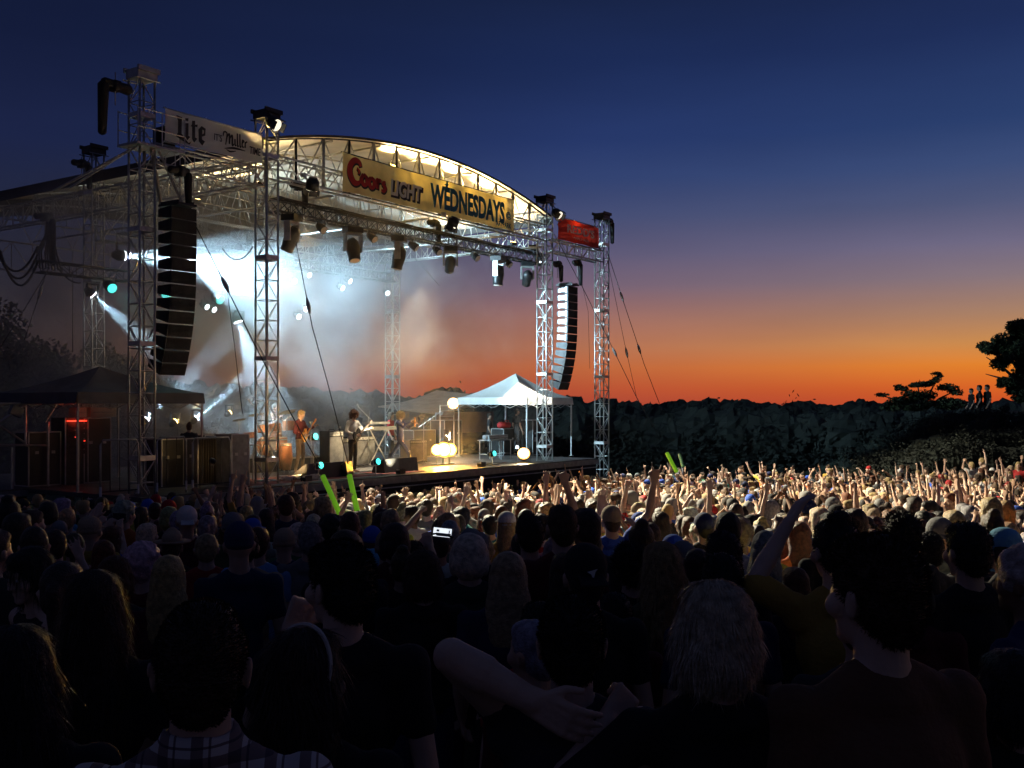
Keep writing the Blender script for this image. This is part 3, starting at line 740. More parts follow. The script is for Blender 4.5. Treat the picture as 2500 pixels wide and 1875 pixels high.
# work platform with railing round the top of the outermost tower
wp = sthing('tower_platform', 'small railed service platform high on the outermost tower', 'platform', -3.62, 0, 9.72)
mb = MB(); mb.box((.25, 0, 0), (1.25, .7, .05)); link('floor_panel', mb, M_steel, wp)
mb = MB()
for z in (.35, .75):
    for a, b in (((-.35, -.35), (.87, -.35)), ((.87, -.35), (.87, .35)), ((.87, .35), (-.35, .35))): mb.tube((*a, z), (*b, z), .014, 5)
for a in ((-.35, -.35), (.27, -.35), (.87, -.35), (.87, .35), (-.35, .35)): mb.tube((*a, 0), (*a, .77), .014, 5)
link('railing', mb, M_alu, wp)
mb = MB(); mb.box((.62, .05, .3), (.3, .4, .5)); link('motor_box', mb, M_cloth, wp)
mb = MB(); mb.tube((-.2, -.2, -.02), (-1.35, 1.2, -1.05), .03, 6); mb.tube((-.1, .2, -.02), (-.9, 1.3, -.9), .025, 6); mb.tube((.3, -.2, -.05), (1.0, -.3, -1.4), .03, 6); mb.tube((.1, -.2, -.05), (.75, .3, -1.2), .045, 6); link('brace', mb, M_steel, wp)

# ---------------------------------------------------------------- the lamp truss and its lamps
t0, zl = at_s(669, 500, .8); t1, _ = at_s(1332, 645, .8)
LT = sthing('lamp_truss', 'dark box truss carrying moving lamps under the arch', 'truss', t0, .8, zl, None)
truss(LT, t1 - t0, .36, .34, .42, 'x', .026, .014, M_blacktruss, xbrace=True)
mb = MB()
for k in range(5):
    pts = [(i * .45, -.2 - .02 * math.sin(i + k), .1 + .03 * math.sin(i * 1.3 + k * 2) + .02 * k) for i in range(29)]
    mb.path(pts, .014, 5)
link('cable_loom', mb, M_rubber, LT, kind=None)
zt_l = zl - .17
def moving_head(label, x, y, s, pan, tilt, size=1.0, lens=None, beam=None, zhang=None, group='moving lamps hung under the lamp truss'):
    t, z = at_s(x, y, s)
    m_ = sthing('moving_lamp', label, 'stage lamp', t, s, zhang or z + .45 * size, group, pan)
    k = size
    mb = MB(); mb.box((0, 0, -.06 * k), (.34 * k, .28 * k, .12 * k)); mb.tube((-.12 * k, 0, 0), (-.12 * k, 0, .09 * k), .02 * k); mb.tube((.12 * k, 0, 0), (.12 * k, 0, .09 * k), .02 * k); link('base', mb, M_dark, m_)
    mb = MB(); mb.box((0, 0, -.15 * k), (.36 * k, .12 * k, .05 * k)); mb.box((-.17 * k, 0, -.32 * k), (.035 * k, .13 * k, .36 * k)); mb.box((.17 * k, 0, -.32 * k), (.035 * k, .13 * k, .36 * k)); link('yoke', mb, M_steel if k > .9 else M_dark, m_)
    hd = MB(); hd.path([(0, 0, .20 * k), (0, 0, .12 * k), (0, 0, -.02 * k), (0, 0, -.2 * k), (0, 0, -.28 * k)], [.07 * k, .13 * k, .145 * k, .12 * k, .125 * k], 14)
    h = link('head', hd.mesh('head', True), M_dark, m_, (0, 0, -.42 * k), (tilt, 0, 0))
    mb = MB(); mb.tube((0, 0, -.282 * k), (0, 0, -.295 * k), .10 * k, 14); link('lens', mb.mesh('lens', False), lens or M_grey, h)
    if beam:
        P, c, sz, L = beam; spot(h, (0, 0, -.33 * k), (0, 0, -2), P, c, sz, .25, .05)
    return m_
# big ones
moving_head('big moving lamp nearest the pale banner on the lamp truss', 713, 565, .8, .3, R(25), 1.4, zhang=zt_l)
moving_head('big moving lamp under the wide banner, second along the lamp truss', 862, 585, .8, -.4, R(-20), 1.4, M_cream, zhang=zt_l)
moving_head('big moving lamp hanging near-straight in mid lamp truss', 975, 612, .8, .5, R(12), 1.4, M_cream, zhang=zt_l)
moving_head('moving lamp tipped sharply down below the WEDNESDAYS lettering', 1100, 640, .8, -.8, R(55), 1.25, M_cream, zhang=zt_l)
moving_head('moving lamp hanging straight down beyond the tipped one', 1217, 655, .8, .2, R(3), 1.4, M_cream, zhang=zt_l)
moving_head('tilted moving lamp at the far end of the lamp truss', 1288, 670, .8, -.8, R(48), 1.25, L_soft, zhang=zt_l)
def small_lamp(label, x, y, s, pan, tilt, lens, beam=None, k=1.0, group='small round lamps of the rig', hang=True):
    t, z = at_s(x, y, s); m_ = sthing('par_lamp', label, 'stage lamp', t, s, z, group, pan)
    hd = MB(); hd.path([(0, .16 * k, 0), (0, .05 * k, 0), (0, -.10 * k, 0)], [.06 * k, .10 * k, .105 * k], 12); h = link('can', hd.mesh('can', True), M_dark, m_, (0, 0, 0), (tilt, 0, 0))
    mb = MB(); mb.tube((0, -.101 * k, 0), (0, -.112 * k, 0), .088 * k, 12); link('lens', mb, lens, h)
    mb = MB()
    sg = 1 if hang else -1
    mb.box((-.12 * k, 0, .06 * sg * k), (.012, .03, .2 * k)); mb.box((.12 * k, 0, .06 * sg * k), (.012, .03, .2 * k)); mb.box((0, 0, .16 * sg * k), (.25 * k, .03, .012)); mb.tube((0, 0, .16 * sg * k), (0, 0, .28 * sg * k), .012)
    link('bracket', mb, M_dark, m_)
    if beam:
        P, c, sz = beam; spot(h, (0, -.16 * k, 0), (0, -2, 0), P, c, sz, .3, .05)
    return m_
for x, y, lab in ((785, 557, 'small round lamp between the first two big lamps'), (909, 580, 'small round lamp between the second and third big lamps'), (1011, 601, 'small round lamp after the near-straight lamp'), (1068, 612, 'small round lamp left of the tipped lamp'),
                  (1161, 627, 'small round lamp right of the tipped lamp'), (1241, 643, 'small round lamp between the last two big lamps')):
    small_lamp(lab, x, y, .8, rnd.uniform(-.5, .5), R(35), M_cream, k=1.15)
# ================================================================ lamps that throw light
V3 = Vector
WARM = (1, .66, .30); COOL = (.52, .82, 1); ICE = (.62, .85, .95)
# four amber uplights behind the wide banner and others along the arch
for i, (x, y) in enumerate(((957, 412), (1037, 445), (1103, 462), (1178, 490))):
    t, z = at_s(x, y, .35)
    m_ = small_lamp(['first amber lamp glowing through the banner above the red script', 'second amber lamp glowing through the banner before WEDNESDAYS', 'third amber lamp glowing through the banner above the W and E', 'fourth amber lamp glowing through the banner above the later letters'][i],
               x, y, .45, 0, R(-62), L_yellow, (380, WARM, 140), 1.0, 'amber lamps hung behind the wide banner')
    point(m_, (0, -.30, -.02), 22, (1, .62, .12), .05)
for i, (t, s_, z, P) in enumerate(((.7, 1.0, 9.75, 260), (1.0, 4.0, 9.7, 260), (11.9, .8, 9.6, 520), (12.0, 3.5, 9.7, 300), (6.3, 5.5, 9.55, 260))):
    u_ = sthing('uplight', ['warm uplight by the first roof tower', 'warm uplight further back along the eave', 'warm uplight beside the dazzling white tower', 'warm uplight further back by the far eave', 'warm uplight in the middle of the roof'][i], 'stage lamp', t, s_, z, 'warm uplights under the roof skin')
    mb = MB(); mb.box((0, 0, 0), (.3, .2, .1)); mb.box((-.17, 0, .02), (.02, .1, .16)); mb.box((.17, 0, .02), (.02, .1, .16)); link('housing', mb, M_dark, u_)
    mb = MB(); mb.box((0, 0, .055), (.26, .16, .01)); link('lens', mb, L_warm, u_)
    spot(u_, (0, 0, .1), (.6 if t < 5 else -.6, .2, 2), P, (1, .72, .38) if i != 4 else (.75, .95, 1), 150, .5, .1)
t, z = at_s(628, 352, .3)
m_ = small_lamp('amber lamp glowing through the far end of the pale banner', 612, 345, .35, 0, R(-20), L_yellow, (160, WARM, 130), 1.0, 'amber lamps hung behind the banners'); point(m_, (0, -.26, 0), 140, (1, .66, .15), .05)
m_ = small_lamp('amber lamp glowing through the near end of the red banner', 1372, 545, .3, 0, R(-20), L_yellow, None, 1.0, 'amber lamps hung behind the banners'); point(m_, (0, -.28, 0), 6, (1, .62, .2), .05)
# roof tubes lit by lamps along the eave, their brightness put in as glow
for k, (x0, y0, x1, y1) in enumerate(((484, 431, 560, 416), (566, 414, 625, 402), (528, 438, 612, 423))):
    s_a, s_b = 3.6, 2.2
    t_, z_ = at_s((x0 + x1) / 2, (y0 + y1) / 2, 2.4 if k else 3.6)
    q = sthing('glowing_roof_tube', ['roof tube given a warm glow, farther back under the eave', 'roof tube given a warm glow close to the roof tower', 'lower roof tube given a warm glow under the eave'][k], 'roof tube', t_, 2.4 if k else 3.6, z_, 'roof tubes given a glow along the eave')
    mb = MB(); mb.tube((0, -.75, 0), (0, .75, 0), .03, 8); link('tube', mb, lampmat('glowing tube', (1, .75, .38), 3.2), q)  # glow stands in for lamplight falling on the roof tube
    mb = MB(); mb.box((0, -.79, .01), (.07, .08, .09)); mb.box((0, .79, .01), (.07, .08, .09)); mb.box((0, 0, .05), (.05, 1.6, .03)); link('holder', mb, M_dark, q)
# the big blinding lamps on the side of the stage
def beam_lamp(label, x, y, s, target, P, color, size, lens, k=1.3, r=.06):
    t, z = at_s(x, y, s); m_ = sthing('beam_lamp', label, 'stage lamp', t, s, z, 'beam lamps cutting through the smoke')
    w = S(t, s, z); tg = target
    loc = m_.matrix_world
    dv = Matrix.Rotation(-ROT, 4, 'Z') @ (tg - w)
    hd = MB(); hd.path([(0, 0, .26 * k), (0, 0, .14 * k), (0, 0, 0)], [.07 * k, .13 * k, .12 * k], 12)
    h = link('head', hd.mesh('head', True), M_dark, m_); h.rotation_euler = dv.to_track_quat('-Z', 'Y').to_euler()
    mb = MB(); mb.tube((0, 0, -.005), (0, 0, -.02), .11 * k, 12); link('lens', mb, lens, h)
    mb = MB(); mb.box((-.17 * k, 0, .1), (.03, .08, .34 * k)); mb.box((.17 * k, 0, .1), (.03, .08, .34 * k)); mb.box((0, 0, .1 + .18 * k), (.36 * k, .1, .04)); link('yoke', mb, M_dark, m_)
    spot(h, (0, 0, -.06), (0, 0, -3), P, color, size, .35, r)
    return m_
beam_lamp('blinding white lamp between the rear tower and the pale-banner tower', 302, 624, 5.2, S(4.5, 4.5, 8.3), 60000, COOL, 34, L_white, 1.2)
beam_lamp('blinding white lamp behind the long speaker array', 452, 628, 5.5, S(8.0, 5.0, 7.0), 48000, COOL, 60, L_white, 1.4)
beam_lamp('bright lamp low in the smoke beyond the hanging hook', 582, 785, 5.5, S(5.0, 4.5, 2.4), 6000, COOL, 36, L_white, 1.2)
beam_lamp('white lamp on the rear tower throwing a soft beam downwards', 227, 719, 6.6, S(4, 5.5, 3.4), 9000, COOL, 20, L_white, 1.0)
beam_lamp('floor lamp throwing a white shaft upwards past the side tent', 479, 1022, 5.0, at_Z(590, 925, 31.6), 45000, COOL, 12, L_white, .8)
beam_lamp('floor lamp throwing a thin amber shaft upwards', 428, 1029, 5.4, at_Z(560, 925, 31.8), 70000, (1, .62, .2), 4, L_warm, .8)
beam_lamp('floor lamp with a broad white shaft behind the pale-banner tower', 357, 1024, 5.8, at_Z(450, 930, 31.0), 40000, COOL, 15, L_white, .8)
beam_lamp('floor lamp with amber shaft beside the drum kit', 560, 1008, 5.4, at_Z(690, 915, 34.2), 50000, (1, .66, .28), 5, L_warm, .7)
beam_lamp('white floor lamp throwing a beam up at the pop-up tent', 1091, 1070, 2.2, at_Z(1225, 968, 37.4), 3200, (1, .86, .62), 26, L_white, 1.0)
for x, y, lab in ((716, 684, 'white lamp high at the back, nearest the guitarists'), (751, 669, 'white lamp at the back, topmost of its cluster'), (832, 701, 'white lamp at the back left of the pair near mid stage'), (850, 684, 'white lamp at the back right of the pair near mid stage'),
                  (943, 713, 'lone white lamp at the back beside the smoky rear tower'), (726, 770, 'low white lamp of the back rig under the first cluster'), (744, 752, 'white lamp of the back rig just above the lowest one'), (500, 746, 'white lamp in the smoke beside the speaker array'), (518, 753, 'second white lamp in the smoke beside the speaker array')):
    small_lamp(lab, x, y, 6.2, rnd.uniform(-.3, .3), R(25), L_soft, None, 1.05, 'white lamps of the back rig')
for x, y, s_, lab in ((268, 699, 6.0, 'cyan lamp beside the rear roof tower'), (399, 714, 6.0, 'cyan lamp seen past the edge of the speaker array'), (531, 728, 6.0, 'cyan lamp in the smoke above the blinding low lamp')):
    small_lamp(lab, x, y, s_, -.1, R(25), L_cyan, (60, (.1, .9, .8), 40), 1.5, 'cyan lamps in the rig')
# back rig truss that carries them
t0, z0 = at_s(90, 640, 6.4)
X = sthing('back_lamp_truss', 'dark lamp truss across the back of the stage in the smoke', 'truss', .4, 6.5, at_s(840, 672, 6.5)[1] + .15); truss(X, 11.8, .3, .3, .5, 'x', .025, .013, M_blacktruss)
X = sthing('wing_lamp_truss', 'dark lamp truss hanging under the wing beside the cable loops', 'truss', at_s(90, 650, 6.4)[0], 6.4, at_s(90, 650, 6.4)[1]); truss(X, at_s(325, 655, 6.4)[0] - at_s(90, 650, 6.4)[0], .34, .3, .45, 'x', .025, .013, M_blacktruss)
# cyan floor lamps along the stage front, warm ones at the far end
def floor_lamp(label, x, y, s, lens, beam=None, pan=0, tilt=R(-10), k=1.0, stand=None, group='floor lamps along the deck'):
    t, z = at_s(x, y, s); m_ = sthing('floor_lamp', label, 'stage lamp', t, s, z, group, pan)
    hd = MB(); hd.path([(0, .16 * k, 0), (0, .05 * k, 0), (0, -.10 * k, 0)], [.06 * k, .10 * k, .11 * k], 12); h = link('can', hd.mesh('can', True), M_dark, m_, (0, 0, 0), (tilt, 0, 0))
    mb = MB(); mb.tube((0, -.101 * k, 0), (0, -.115 * k, 0), .095 * k, 14); link('lens', mb, lens, h)
    if lens in (L_warm, L_yellow): mb = MB(); mb.tube((0, -.100 * k, 0), (0, -.108 * k, 0), .125 * k, 18); link('halo_ring', mb, lampmat('amber halo ring', (1, .42, .04), 2.6), h)  # orange disc behind the lens puts in the lamp's halo
    hgt = z - DECK; mb = MB(); mb.tube((0, 0, -.1 * k), (0, 0, -hgt + .02), .018); mb.box((0, 0, -hgt + .02), (.3, .3, .03)); mb.box((-.12 * k, 0, -.03), (.012, .03, .16 * k)); mb.box((.12 * k, 0, -.03), (.012, .03, .16 * k)); mb.box((0, 0, -.11 * k), (.25 * k, .03, .012)); link('stand', mb, M_steel, m_)
    if beam: spot(h, (0, -.16 * k, 0), (0, -2, 0), beam[0], beam[1], beam[2], .4, .06)
    return m_
floor_lamp('cyan lamp on a stand beside the maroon-jacketed guitarist', 765, 1067, 1.8, L_cyan, (12, (.2, .9, 1), 60))
floor_lamp('cyan lamp low at the stage lip before the first wedge monitors', 778, 1137, -.15, L_cyan, (8, (.2, .9, 1), 60), k=.9)
floor_lamp('cyan lamp at the stage lip before the white-shirted guitarist', 918, 1128, -.15, L_cyan, (8, (.2, .9, 1), 60), k=.9)
floor_lamp('cyan lamp at the far end of the stage below the tent', 1202, 1108, .0, L_cyan, (8, (.1, .9, .8), 60), k=.9)
for x_, lab in ((1066, 'amber floor lamp of the flaring trio, nearest the singer'), (1082, 'middle lamp of the flaring amber trio'), (1097, 'amber floor lamp of the flaring trio, nearest the white tent')):
    floor_lamp(lab, x_, 1100, 1.4, L_yellow, (700, (1, .42, .05), 125), pan=-.75, k={1066: 1.5, 1082: 2.0, 1097: 1.75}[x_])
floor_lamp('round tungsten lamp high on the side rack behind the singer', 1108, 987, 5.0, L_warm, (500, (1, .75, .45), 110), pan=-1.0, k=1.8)
floor_lamp('round tungsten lamp at the foot of the dazzling white tower', 1279, 1112, .1, L_warm, (350, (1, .8, .5), 110), pan=-.97, tilt=R(-25), k=1.7)
# lamps that wash the players: front of house side, from the lamp truss and tower feet
def wash(label, t, s, z, target, P, color, size, radius=.12, cat='stage lamp', group='wash lamps clamped to the towers'):
    m_ = sthing('wash_lamp', label, cat, t, s, z, group); w = S(t, s, z)
    dv = Matrix.Rotation(-ROT, 4, 'Z') @ (target - w)
    hd = MB(); hd.path([(0, 0, .3), (0, 0, .2), (0, 0, 0)], [.1, .17, .17], 12); h = link('can', hd.mesh('can', True), M_dark, m_); h.rotation_euler = dv.to_track_quat('-Z', 'Y').to_euler()
    mb = MB(); mb.tube((0, 0, -.001), (0, 0, -.012), .15, 14); link('lens', mb, lampmat('dim flood lens', (1, .9, .7), 1.2), h)
    mb = MB()
    for a, b in zip((0, 1.57, 3.14, 4.71), (0, 1, 2, 3)): mb.box((math.cos(a) * .17, math.sin(a) * .17, -.07), (.02 + .2 * abs(math.sin(a)), .02 + .2 * abs(math.cos(a)), .14))
    link('barn_door', mb, M_dark, h); mb = MB(); mb.tube((0, 0, .1), (0, .25, .35), .02); mb.box((0, .3, .4), (.1, .12, .1)); link('clamp', mb, M_steel, m_)
    spot(h, (0, 0, -.34), (0, 0, -3), P, color, size, .25, radius)
    return m_
wash('wash lamp on the camera-facing side of the arch, first', 1.0, -.55, 9.5, S(2.4, 2.2, 3.2), 1500, (1, .66, .3), 36)
wash('wash lamp on the camera-facing side of the arch, second', 6.5, -.75, 9.3, S(5.6, 1.2, 3.0), 2200, (1, .86, .62), 34)
# two crowd floods on the roof towers: they light the rows in front of the stage
wash('crowd flood lamp clamped high on the roof tower by the pale banner', -.1, -.45, 10.9, Vector((9.0, 18.0, 1.0)), 42000, (1, .89, .64), 80, .2)
wash('crowd flood lamp clamped high on the dazzling white tower', 12.9, -.5, 10.6, Vector((12.5, 29, 1.0)), 17000, (1, .92, .72), 84, .2)
for t_, s_, tg, P, c_, lab in ((1.0, -.35, (2.4, 2.6, 3.4), 1000, (1, .62, .26), 'footlight added on the lip to brighten the maroon-jacketed guitarist'), (4.6, -.4, (5.2, 1.3, 3.2), 900, (1, .88, .62), 'footlight added on the lip to brighten the white-shirted guitarist'), (8.6, -.3, (7.4, 1.6, 3.1), 800, (1, .76, .42), 'footlight added on the lip to brighten the singer')):
    q = sthing('fill_light', lab, 'stage lamp', t_, s_, DECK + .01, 'fill lights added on the stage lip')  # extra lamps added at the lip to brighten the players
    mb = MB(); mb.box((0, 0, .05), (.22, .16, .1)); mb.box((0, -.085, .08), (.24, .012, .14)); link('housing', mb, M_dark, q); mb = MB(); mb.box((0, .02, .104), (.18, .1, .008)); link('lens', mb, M_cream, q)
    d_ = S(*tg) - S(t_, s_, DECK + .15); d_ = Matrix.Rotation(-ROT, 4, 'Z') @ d_
    spot(q, (0, .05, .16), V3((0, .05, .16)) + d_, P, c_, 50, .5, .06)
# white lamp at the foot of T3 that makes it dazzle
beam_lamp('hard white lamp on the stage floor aimed at the bright roof tower', 1262, 1092, 2.6, S(12.75, 0, 6.2), 4200, (1, .93, .8), 50, L_soft, .7)
beam_lamp('white lamp on the deck raking up the roof tower nearest the drums', 668, 1120, 2.0, S(0, 0, 5.2), 600, (1, .85, .6), 50, L_soft, .6)
beam_lamp('lamp on the far end of the lamp truss raking the bright speaker array', 1318, 640, 1.4, S(tR, .3, 7.7), 1000, (1, .95, .88), 20, L_soft, .5)

# ================================================================ smoke
def smoke():
    mb = MB(); x0, x1, y0, y1, z0, z1 = -5.5, 14.5, -.2, 10.5, 2.15, 10.0
    mb.box(((x0 + x1) / 2, (y0 + y1) / 2, (z0 + z1) / 2), (x1 - x0, y1 - y0, z1 - z0))
    o = link('stage_smoke', mb, None, None, O, (0, 0, ROT)); o['kind'] = 'stuff'; o['label'] = 'drifting stage smoke lit by the beam lamps'
    m = bpy.data.materials.new('stage smoke'); m.use_nodes = True; nt = m.node_tree; nt.nodes.clear()
    out = nt.nodes.new('ShaderNodeOutputMaterial'); pv = nt.nodes.new('ShaderNodeVolumePrincipled')
    pv.inputs['Color'].default_value = (.9, .93, .96, 1); pv.inputs['Anisotropy'].default_value = .25
    tcn = nt.nodes.new('ShaderNodeTexCoord'); nz = nt.nodes.new('ShaderNodeTexNoise'); nz.inputs['Scale'].default_value = .55; nz.inputs['Detail'].default_value = 4; nz.inputs['Distortion'].default_value = .6
    nt.links.new(tcn.outputs['Object'], nz.inputs['Vector'])
    mr = nt.nodes.new('ShaderNodeMapRange'); mr.inputs[1].default_value = .42; mr.inputs[2].default_value = .63; mr.inputs[3].default_value = .02; mr.inputs[4].default_value = .23
    nt.links.new(nz.outputs[0], mr.inputs[0])
    # thins out towards the far end and the edges of the cloud
    sx_ = nt.nodes.new('ShaderNodeSeparateXYZ'); nt.links.new(tcn.outputs['Object'], sx_.inputs[0])
    fx = nt.nodes.new('ShaderNodeMapRange'); fx.interpolation_type = 'SMOOTHSTEP'; fx.inputs[1].default_value = 5.0; fx.inputs[2].default_value = 12.0; fx.inputs[3].default_value = 1.0; fx.inputs[4].default_value = .05
    nt.links.new(sx_.outputs[0], fx.inputs[0])
    fz = nt.nodes.new('ShaderNodeMapRange'); fz.interpolation_type = 'SMOOTHSTEP'; fz.inputs[1].default_value = 9.9; fz.inputs[2].default_value = 8.7; fz.inputs[3].default_value = 0; fz.inputs[4].default_value = 1
    nt.links.new(sx_.outputs[2], fz.inputs[0])
    fl_ = nt.nodes.new('ShaderNodeMapRange'); fl_.interpolation_type = 'SMOOTHSTEP'; fl_.inputs[1].default_value = -5.5; fl_.inputs[2].default_value = -2.5; fl_.inputs[3].default_value = 0; fl_.inputs[4].default_value = 1
    nt.links.new(sx_.outputs[0], fl_.inputs[0])
    fy = nt.nodes.new('ShaderNodeMapRange'); fy.interpolation_type = 'SMOOTHSTEP'; fy.inputs[1].default_value = 10.5; fy.inputs[2].default_value = 8.0; fy.inputs[3].default_value = 0; fy.inputs[4].default_value = 1
    nt.links.new(sx_.outputs[1], fy.inputs[0])
    ff = nt.nodes.new('ShaderNodeMapRange'); ff.interpolation_type = 'SMOOTHSTEP'; ff.inputs[1].default_value = 2.4; ff.inputs[2].default_value = 4.6; ff.inputs[3].default_value = .13; ff.inputs[4].default_value = 1
    nt.links.new(sx_.outputs[1], ff.inputs[0])
    fh = nt.nodes.new('ShaderNodeMapRange'); fh.interpolation_type = 'SMOOTHSTEP'; fh.inputs[1].default_value = 4.3; fh.inputs[2].default_value = 6.2; fh.inputs[3].default_value = 0; fh.inputs[4].default_value = 1
    nt.links.new(sx_.outputs[2], fh.inputs[0])
    fm = nt.nodes.new('ShaderNodeMath'); fm.operation = 'MAXIMUM'; nt.links.new(ff.outputs[0], fm.inputs[0]); nt.links.new(fh.outputs[0], fm.inputs[1])
    prev = mr.outputs[0]
    for q in (fx, fz, fl_, fy, fm):
        mm = nt.nodes.new('ShaderNodeMath'); mm.operation = 'MULTIPLY'; nt.links.new(prev, mm.inputs[0]); nt.links.new(q.outputs[0], mm.inputs[1]); prev = mm.outputs[0]
    nt.links.new(prev, pv.inputs['Density']); nt.links.new(pv.outputs[0], out.inputs['Volume'])
    o.data.materials.append(m)
smoke()

# ================================================================ tents
def popup_tent(label, t, s, side, eave, peak, base, m_, leg_m, val=.26, group='pop-up tents beside the stage'):
    T = sthing('popup_tent', label, 'tent', t, s, base, group); h = side / 2; n = 9
    for q in range(4):
        rot = Matrix.Rotation(q * math.pi / 2, 3, 'Z'); mb = MB(); rows = []
        for i in range(n + 1):
            f = i / n; row = []
            for j in range(n + 1):
                g_ = -1 + 2 * j / n; w_ = h * (1 - f); z = eave + (peak - eave) * (f ** 1.35) - .10 * math.sin(f * math.pi) * (1 - abs(g_)) * 1.0
                row.append(len(mb.v)); mb.v.append(tuple(rot @ Vector((w_ * g_, -w_, z)) ))
            rows.append(row)
        for i in range(n):
            for j in range(n): mb.f.append((rows[i][j], rows[i][j + 1], rows[i + 1][j + 1], rows[i + 1][j]))
        link('canopy_panel', mb.mesh('canopy_panel', True), m_, T)
        mb = MB(); m2 = 16
        for j in range(m2 + 1):
            g_ = -1 + 2 * j / m2; d_ = .03 * math.sin(j * 1.7)
            mb.v += [tuple(rot @ Vector((h * g_, -h - .004, eave))), tuple(rot @ Vector((h * g_, -h - .004 - .02 - abs(d_), eave - val)))]
        mb.f += [(2 * j, 2 * j + 1, 2 * j + 3, 2 * j + 2) for j in range(m2)]; link('valance', mb.mesh('valance', True), m_, T)
    mbs = MB(); mbs.box((0, 0, eave / 2), (.045, .045, eave)); mbs.box((0, 0, .01), (.14, .14, .02)); lm = mbs.mesh('leg')
    for a in (-1, 1):
        for b in (-1, 1): link('leg', lm, leg_m, T, (a * (h - .03), b * (h - .03), 0))
    for q in range(4):
        rot = Matrix.Rotation(q * math.pi / 2, 3, 'Z'); mb = MB(); pr = [rot @ Vector((x, -h + .04, z)) for x, z in ((-h, eave - .1), (-h / 2, eave - .38), (0, eave - .1), (h / 2, eave - .38), (h, eave - .1))]
        pr2 = [rot @ Vector((x, -h + .04, z)) for x, z in ((-h, eave - .38), (-h / 2, eave - .1), (0, eave - .38), (h / 2, eave - .1), (h, eave - .38))]
        for L_ in (pr, pr2):
            for a, b in zip(L_, L_[1:]): mb.tube(a, b, .012, 5)
        link('scissor_bar', mb, leg_m, T)
    return T
tp, zp = at_s(1271, 915, .8 + 1.55)
popup_tent('white pop-up tent with one glaring panel at the far end of the stage', tp - .1, .95 + 1.55, 3.1, at_s(1291, 970, .8)[1] - DECK, zp - DECK + .05, DECK, M_tent, M_alu)
tq, zq = at_s(249, 893, 3.0)
popup_tent('dark pop-up tent on the wing behind the outermost tower', tq + .15, 3.3, 3.5, at_s(470, 972, 2.3)[1] - DECK + .12, zq - DECK, DECK, M_tentdark, M_steel)
# tan marquee behind the singer
t_, z_ = at_s(1090, 1000, 9)
mq = sthing('marquee', 'low tan marquee roof behind the stage beyond the singer', 'tent', at_s(1100, 990, 9)[0], 9.4, 0)
mb = MB(); e = at_s(1128, 965, 9)[1]; lo = at_s(1010, 1006, 9)[1]
t_lo = at_s(1010, 1006, 9)[0] - at_s(1100, 990, 9)[0]; t_hi = at_s(1150, 960, 9)[0] - at_s(1100, 990, 9)[0]
vs = []
for k in range(9):
    f = k / 8; x = t_lo + (t_hi - t_lo) * f; z = lo + (e - lo) * f - .12 * math.sin(f * math.pi)
    vs += [(x, -1.6, z - .05), (x, 1.6, z + .25), (x, 1.6, z + .20), (x, -1.6, z - .10)]
mb.add(vs, [(4 * k + i, 4 * k + (i + 1) % 4, 4 * k + 4 + (i + 1) % 4, 4 * k + 4 + i) for k in range(8) for i in range(4)]); link('roof_cloth', mb, M_tentbrown, mq)
mb = MB(); mb.box(((t_lo + t_hi) / 2, -1.65, lo - .45), (t_hi - t_lo, .03, .9)); link('side_cloth', mb, M_tentbrown, mq)
for x in (t_lo, t_hi): mb = MB(); mb.tube((x, -1.6, 0), (x, -1.6, lo), .03); link('leg', mb, M_steel, mq)

# ================================================================ stage gear
def case(label, t, s, dims, z=DECK, m_=None, name='flight_case', cat='flight case', group=None, rz=0.0, labels=False, latches=True):
    w, d, h = dims; c = sthing(name, label, cat, t, s, z, group, rz)
    mb = MB(); mb.box((0, 0, h / 2), (w - .02, d - .02, h - .02)); link('shell', mb, m_ or M_case, c)
    mb = MB()
    for x in (-1, 1):
        for y in (-1, 1): mb.box((x * (w / 2 - .012), y * (d / 2 - .012), h / 2), (.028, .028, h + .004))
        for zz in (0.014, h - .012): mb.box((x * (w / 2 - .011), 0, zz), (.026, d, .026))
    for y in (-1, 1):
        for zz in (0.014, h - .012): mb.box((0, y * (d / 2 - .011), zz), (w, .026, .026))
    link('edge_rail', mb, M_steel, c)
    if latches:
        mb = MB()
        for x in (-.25, .25): mb.box((x * w, -d / 2 - .006, h * .62), (.09, .014, .07))
        link('latch', mb, M_steel, c, kind='stuff')
    if labels: mb = MB(); mb.box((-w * .2, -d / 2 - .008, h * .45), (.22, .006, .16)); link('paper_label', mb, M_lightgrey, c)
    return c
# far end, under the white tent
t_, _ = at_s(1318, 1060, 2.6); case('tall road case with pale paper label, first under the white tent', t_ - .55, 2.7, (.62, .7, 1.35), labels=True, group='tall road cases under the white tent')
case('tall road case with pale paper label, second beside the bright tower', t_ + .12, 2.7, (.62, .7, 1.35), labels=True, group='tall road cases under the white tent')
